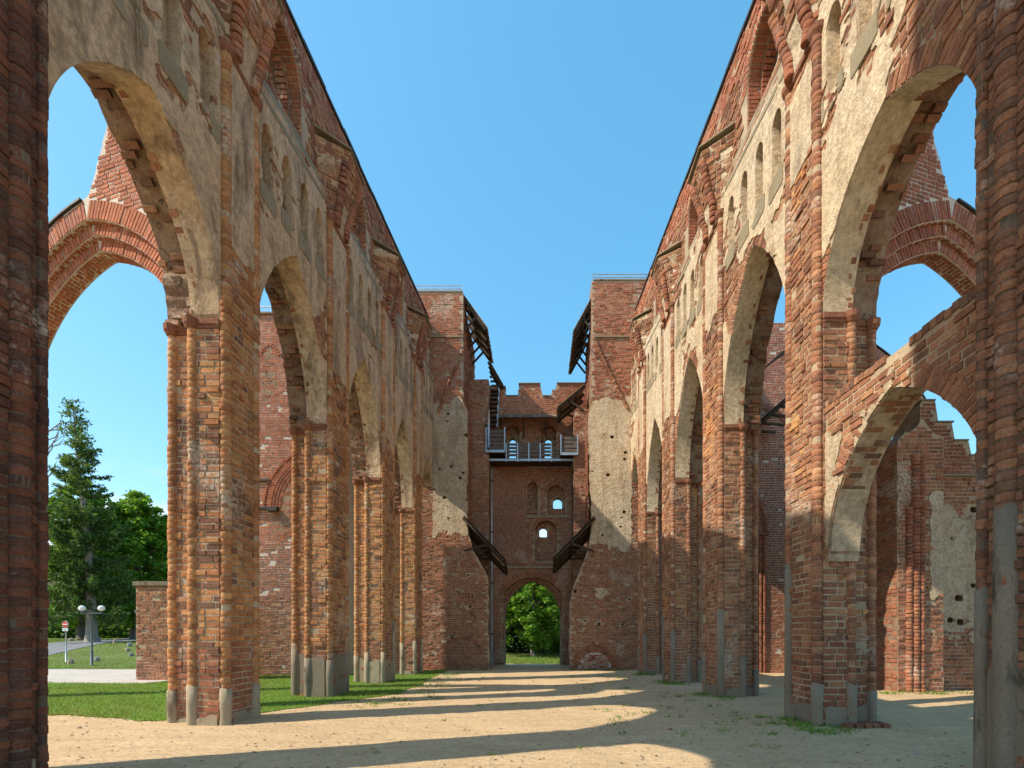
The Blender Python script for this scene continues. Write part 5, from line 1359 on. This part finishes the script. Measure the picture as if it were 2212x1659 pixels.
tree('leafy_tree', 'dark leafy tree at the back of the wood behind the spruce trunk', (-51.5, 57), 13.0, 4.8, .2, 120, 90, .2, DARKS, 5, .35, group=gr)
tree('leafy_tree', 'dark leafy tree behind the drive at the left edge of the wood', (-58, 58), 12.5, 4.6, .2, 110, 90, .2, DARKS, 6, .35, group=gr)
tree('leafy_tree', 'low dark tree behind the small far lamp post', (-38.5, 60), 8.5, 4.4, .0, 100, 90, .2, DARKS, 7, .3, group=gr)
# understorey: a mass of shrubs nobody could count
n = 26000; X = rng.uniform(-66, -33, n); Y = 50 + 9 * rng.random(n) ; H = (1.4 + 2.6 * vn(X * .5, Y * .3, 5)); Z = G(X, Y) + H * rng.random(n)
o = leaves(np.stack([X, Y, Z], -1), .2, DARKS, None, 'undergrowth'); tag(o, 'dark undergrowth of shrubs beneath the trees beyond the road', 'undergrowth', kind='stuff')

# spruce
def spruce(label, base, height, lean, seed, group):
    r = random.Random(seed); x, y = base; z = float(G(x, y)) - .1
    th = empty('spruce_tree', (x, y, z), label, 'tree', group)
    ax = lambda t: Vector((x + lean * t + .25 * math.sin(t * 5), y, z + height * t))
    mb = MB(); ts = [0, .04, .12, .25, .4, .6, .8, 1]
    mb.tube([ax(t) for t in ts], [.52, .40, .34, .28, .22, .14, .07, .012], 10); mb.build('trunk', 'bark_pale', th, smooth=True)
    br = MB(); P = []
    nb = 190
    for k in range(nb):
        t = .13 + .86 * (k / nb) ** .9; a = ax(t); ang = r.uniform(0, 2 * math.pi)
        ln = (3.3 * (1 - t) ** .62 + .35) * r.uniform(.55, 1.1) * (.8 if t > .7 else 1)
        if r.random() < .10 and t < .8: ln *= 1.35
        dirx, diry = math.cos(ang), math.sin(ang); droop = (.30 if t < .6 else .05) * ln; pts = []
        for q in range(6):
            s_ = q / 5; pts.append(a + Vector((dirx * ln * s_, diry * ln * s_, -droop * math.sin(s_ * 2.0) + .28 * ln * s_ ** 3 + (.25 * ln * s_ if t > .75 else 0))))
        br.tube(pts, [.045 * (1 - t) + .015] + [.03 * (1 - t) + .01] * 4 + [.006], 4, cap=False)
        dens = 210 if t < .55 else (130 if t < .8 else 55)
        if t < .25 and r.random() < .3: dens = 30
        for q in range(int(dens * ln / 2)):
            s_ = r.uniform(.12, 1.0) ** .8; i = min(4, int(s_ * 5)); c = pts[i].lerp(pts[i + 1], s_ * 5 - i) if i < 5 else pts[5]
            w = .34 * (1 - .5 * s_) + .05
            P.append((c.x + r.gauss(0, w * .6), c.y + r.gauss(0, w * .6), c.z - abs(r.gauss(0, .30 if t < .6 else .12)) + .04))
    br.build('branches', 'bark', th, smooth=True)
    leaves(np.array(P), .16, [(.04, .085, .022), (.06, .11, .028), (.08, .135, .034), (.105, .145, .04), (.032, .065, .02)], th, 'crown', 0, .32)
spruce('tall ragged spruce leaning slightly, taller than every other tree', (-36.7, 38), 20.2, -1.35, 3, gr)
# dead tree branches
th = empty('dead_tree', (-42.5, 40.5, .8), 'bare dead tree with leafless grey branches left of the spruce', 'tree')
mb = MB(); mb.tube([(-43.8, 40.5, .6), (-43.7, 40.5, 8), (-43.5, 40.5, 17)], [.25, .2, .1], 7); mb.build('trunk', 'bark', th, smooth=True)
r = random.Random(4)
mb = MB()
mb.tube([(-43.66, 40.5, 5.4), (-43.6, 40.5, 19.6)], [.05, .04], 5)
for k in range(16):
    z = 12 + k * .48; p = Vector((-43.6, 40.5, z)); d = Vector((r.uniform(.3, 1.0), r.uniform(-.6, .6), r.uniform(.25, .9))).normalized(); q = p + d * r.uniform(1.2, 2.4)
    q2 = q + Vector((d.x * .4, d.y * .4, .8)) * r.uniform(.6, 1.2); mb.tube([p, q, q2], [.06, .04, .012], 5, cap=False)
    for _ in range(2): e = q + Vector((r.uniform(-.2, .8), r.uniform(-.4, .4), r.uniform(.1, .7))); mb.tube([p.lerp(q, .7), e], [.025, .008], 4, cap=False)
for k in range(3):
    p = Vector((-43.65, 40.4, 5.6 + k * .15)); mb.tube([p, p + Vector((1.2, 0, .5 - .3 * k)), p + Vector((2.6, 0, .55 - .25 * k))], [.05, .035, .01], 5, cap=False)
mb.build('branches', 'bark_pale', th, smooth=True)
# trees seen through the gate
tree('gate_tree', 'sunlit round green tree filling the gateway', (-.6, 44), 10.5, 4.8, .9, 240, 120, .15, GREENS2, 21, .2, bark='bark_pale', group='trees behind the gate')
tree('gate_tree', 'second green tree behind, right in the gateway', (2.6, 47), 11, 4.2, .4, 180, 100, .16, GREENS2, 22, .22, bark='bark_pale', group='trees behind the gate')
tree('gate_tree', 'tall dark tree farthest back, its crown above the others in the gateway', (-.4, 57), 11.8, 5.5, .5, 170, 110, .2, GREENS, 25, .3, group='trees behind the gate')
tree('gate_tree', 'darker green tree behind, left in the gateway', (-4.3, 49), 11, 4.0, .6, 120, 100, .17, GREENS, 23, .25, group='trees behind the gate')
n = 22000; X = rng.uniform(-8, 8, n); Y = 52 + 5 * rng.random(n); Z = G(X, Y) + (4.5 + 3 * vn(X * .5, Y * .3, 8)) * rng.random(n)
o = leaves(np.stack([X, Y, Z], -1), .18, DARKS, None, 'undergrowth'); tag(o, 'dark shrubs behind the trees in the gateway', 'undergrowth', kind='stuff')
n = 9000; X = rng.uniform(-6, 6, n); Y = 31.5 + 14 * rng.random(n) ** 1.2
blades('meadow_grass', X, Y, rng.uniform(.08, .28, n), .6, .03, GRASS, 'green meadow grass seen through the gateway', 'grass')

# ------------------------------------------------------------------ street furniture
def lamp(label, base, h, twin):
    x, y = base; z = float(G(x, y)) - .05
    th = empty('street_lamp', (x, y, z), label, 'lamp', 'globe street lamps')
    mb = MB(); mb.tube([(x, y, z), (x, y, z + .9), (x, y, z + .92), (x, y, z + h)], [.07, .07, .05, .045], 10); mb.build('pole', 'lamp_pole', th, smooth=True)
    gl = [-.55, .55] if twin else [0]
    if twin:
        mb = MB(); mb.bar((x - .62, y, z + h), (x + .62, y, z + h), .05); mb.build('arm', 'lamp_pole', th)
    for dx in gl:
        mb = MB(); mb.tube([(x + dx, y, z + h - .02), (x + dx, y, z + h + .10), (x + dx, y, z + h + .12)], [.05, .05, .11], 10); sk = mb.build('socket', 'lamp_pole', th)
        s = MB(); rr = .165; cz = z + h + .12 + rr * .9; pts = []; fs = []
        for a in range(9):
            for b in range(16):
                p, t = math.pi * a / 8, 2 * math.pi * b / 16; pts.append((x + dx + rr * math.sin(p) * math.cos(t), y + rr * math.sin(p) * math.sin(t), cz + rr * math.cos(p)))
        for a in range(8):
            for b in range(16): fs.append((a * 16 + b, a * 16 + (b + 1) % 16, (a + 1) * 16 + (b + 1) % 16, (a + 1) * 16 + b))
        s.add(pts, fs); s.build('globe', 'globe', sk, smooth=True)
lamp('grey street lamp with two white globes on the grass bank', (-25.4, 26.3), 3.05, True)
lamp('small far street lamp with one white globe beside the low wall', (-39.6, 45.5), 2.6, False)
# no entry sign
sx, sy = -28.6, 28.0; sz = float(G(sx, sy)) - .05
th = empty('no_entry_sign', (sx, sy, sz), 'round red no entry sign on a thin grey post by the drive', 'sign')
mb = MB(); mb.tube([(sx, sy, sz), (sx, sy, 2.35)], [.035, .035], 8); mb.build('post', 'galvanised', th, smooth=True)
def disc(mb, cx, cz, r, y0, y1, n=32):
    for k in range(n):
        a, b = 2 * math.pi * k / n, 2 * math.pi * (k + 1) / n
        pa, pb = (cx + r * math.cos(a), cz + r * math.sin(a)), (cx + r * math.cos(b), cz + r * math.sin(b))
        mb.quad((cx, y0, cz), (pa[0], y0, pa[1]), (pb[0], y0, pb[1]), (cx, y0, cz)) if False else mb.add([(cx, y0, cz), (pa[0], y0, pa[1]), (pb[0], y0, pb[1])], [(0, 1, 2)])
        mb.quad((pa[0], y0, pa[1]), (pb[0], y0, pb[1]), (pb[0], y1, pb[1]), (pa[0], y1, pa[1]))
mb = MB(); disc(mb, sx, 2.12, .185, sy - .055, sy - .03); mb.build('rim', 'sign_white', th)
mb = MB(); disc(mb, sx, 2.12, .170, sy - .062, sy - .05); dk = mb.build('disc', 'sign_red', th)
mb = MB(); mb.box((sx - .125, sy - .069, 2.085), (sx + .125, sy - .060, 2.155)); mb.build('white_bar', 'sign_white', dk)
pl = MB(); pl.box((sx - .17, sy - .055, 1.72), (sx + .17, sy - .035, 1.90)); pl = pl.build('plate', 'sign_white', th)
mb = MB()
for z0, w in ((1.835, .12), (1.775, .10)): mb.box((sx - w, sy - .060, z0), (sx + w, sy - .0552, z0 + .018))
mb.build('lettering', 'sign_ink', pl)
sx2, sy2 = -32.0, 30.0; z2 = float(G(sx2, sy2))
th = empty('small_sign', (sx2, sy2, z2), 'small white sign board on a post at the far left by the drive', 'sign')
mb = MB(); mb.bar((sx2, sy2, z2), (sx2, sy2, 2.6), .05); mb.build('post', 'galvanised', th)
mb = MB(); mb.box((sx2 - .2, sy2 - .05, 1.9), (sx2 + .22, sy2 - .028, 2.5)); mb.build('board', 'sign_white', th)
# kerb stones along the drive
r = random.Random(9)
STONES = [(-27.3, 27.0, .16, 1, 'pale squared boundary stone nearest the gravel road'), (-27.0, 28.3, .13, 0, 'grey boundary stone just behind the pale one'), (-26.6, 30.2, .13, 0, 'low grey boundary stone left of the lamp post'),
          (-28.6, 32.2, .13, 1, 'small boundary stone beside the spruce foot'), (-30.6, 34.6, .15, 0, 'boundary stone halfway along the drive edge'), (-33.5, 36.6, .16, 1, 'boundary stone right of the sign post further up'), (-36.5, 38.4, .16, 0, 'far boundary stone behind the sign'), (-40.2, 39.8, .16, 1, 'farthest boundary stone at the left by the drive')]
for (x, y, q, w, lb) in STONES:
    z = float(G(x, y)); mb = MB(); n_ = 7; rings = []
    for k, (h, s_) in enumerate(((-.1, 1), (q * 1.2, 1.0), (q * 1.9, .8), (q * 2.1, .35))):
        for j in range(n_): t = 2 * math.pi * j / n_ + .3; rr = q * s_ * r.uniform(.85, 1.12); mb.v.append((x + rr * math.cos(t), y + rr * math.sin(t), z + h + r.uniform(-.02, .02)))
    for k in range(3):
        for j in range(n_): mb.f.append((k * n_ + j, k * n_ + (j + 1) % n_, (k + 1) * n_ + (j + 1) % n_, (k + 1) * n_ + j)); mb.m.append(0)
    mb.f.append(tuple(3 * n_ + j for j in range(n_))); mb.m.append(0)
    o = mb.build('boundary_stone', 'stone' if w else 'stone_grey'); tag(o, lb, 'stone', 'boundary stones along the drive')

# pebbles and brick crumbs trodden into the sand
n = 2200; X = rng.uniform(-9, 6.5, n); Y = 5.2 + 18.5 * rng.random(n) ** 1.5; k = S_lawn(X, Y) < 0; X, Y = X[k], Y[k]; n = len(X)
r_ = rng.uniform(.006, .022, n) * (1 + (rng.random(n) < .03) * 1.5); Z = gz(X, Y)
oc = np.array([(1, 0, .2), (0, 1, .25), (-1, 0, .2), (0, -1, .15), (.1, .1, .8)]); of = np.array([(0, 1, 4), (1, 2, 4), (2, 3, 4), (3, 0, 4)])
t_ = rng.random(n) * 6.28; sx_ = r_ * rng.uniform(.7, 1.6, n)
px_ = oc[None, :, 0] * sx_[:, None]; py_ = oc[None, :, 1] * r_[:, None]
V_ = np.stack([X[:, None] + px_ * np.cos(t_)[:, None] - py_ * np.sin(t_)[:, None], Y[:, None] + px_ * np.sin(t_)[:, None] + py_ * np.cos(t_)[:, None], Z[:, None] + oc[None, :, 2] * r_[:, None]], -1).reshape(-1, 3)
pc_ = np.array([(.30, .24, .17), (.20, .16, .12), (.30, .12, .07), (.42, .36, .28), (.14, .11, .09)])[rng.integers(0, 5, n)]
o = np_mesh('pebbles', V_, (of[None] + (np.arange(n) * 5)[:, None, None]).reshape(-1, 3), 'brick_new', None, np.repeat(pc_, 5, axis=0)); tag(o, 'small pebbles and brick crumbs scattered over the sand', 'pebbles', kind='stuff')
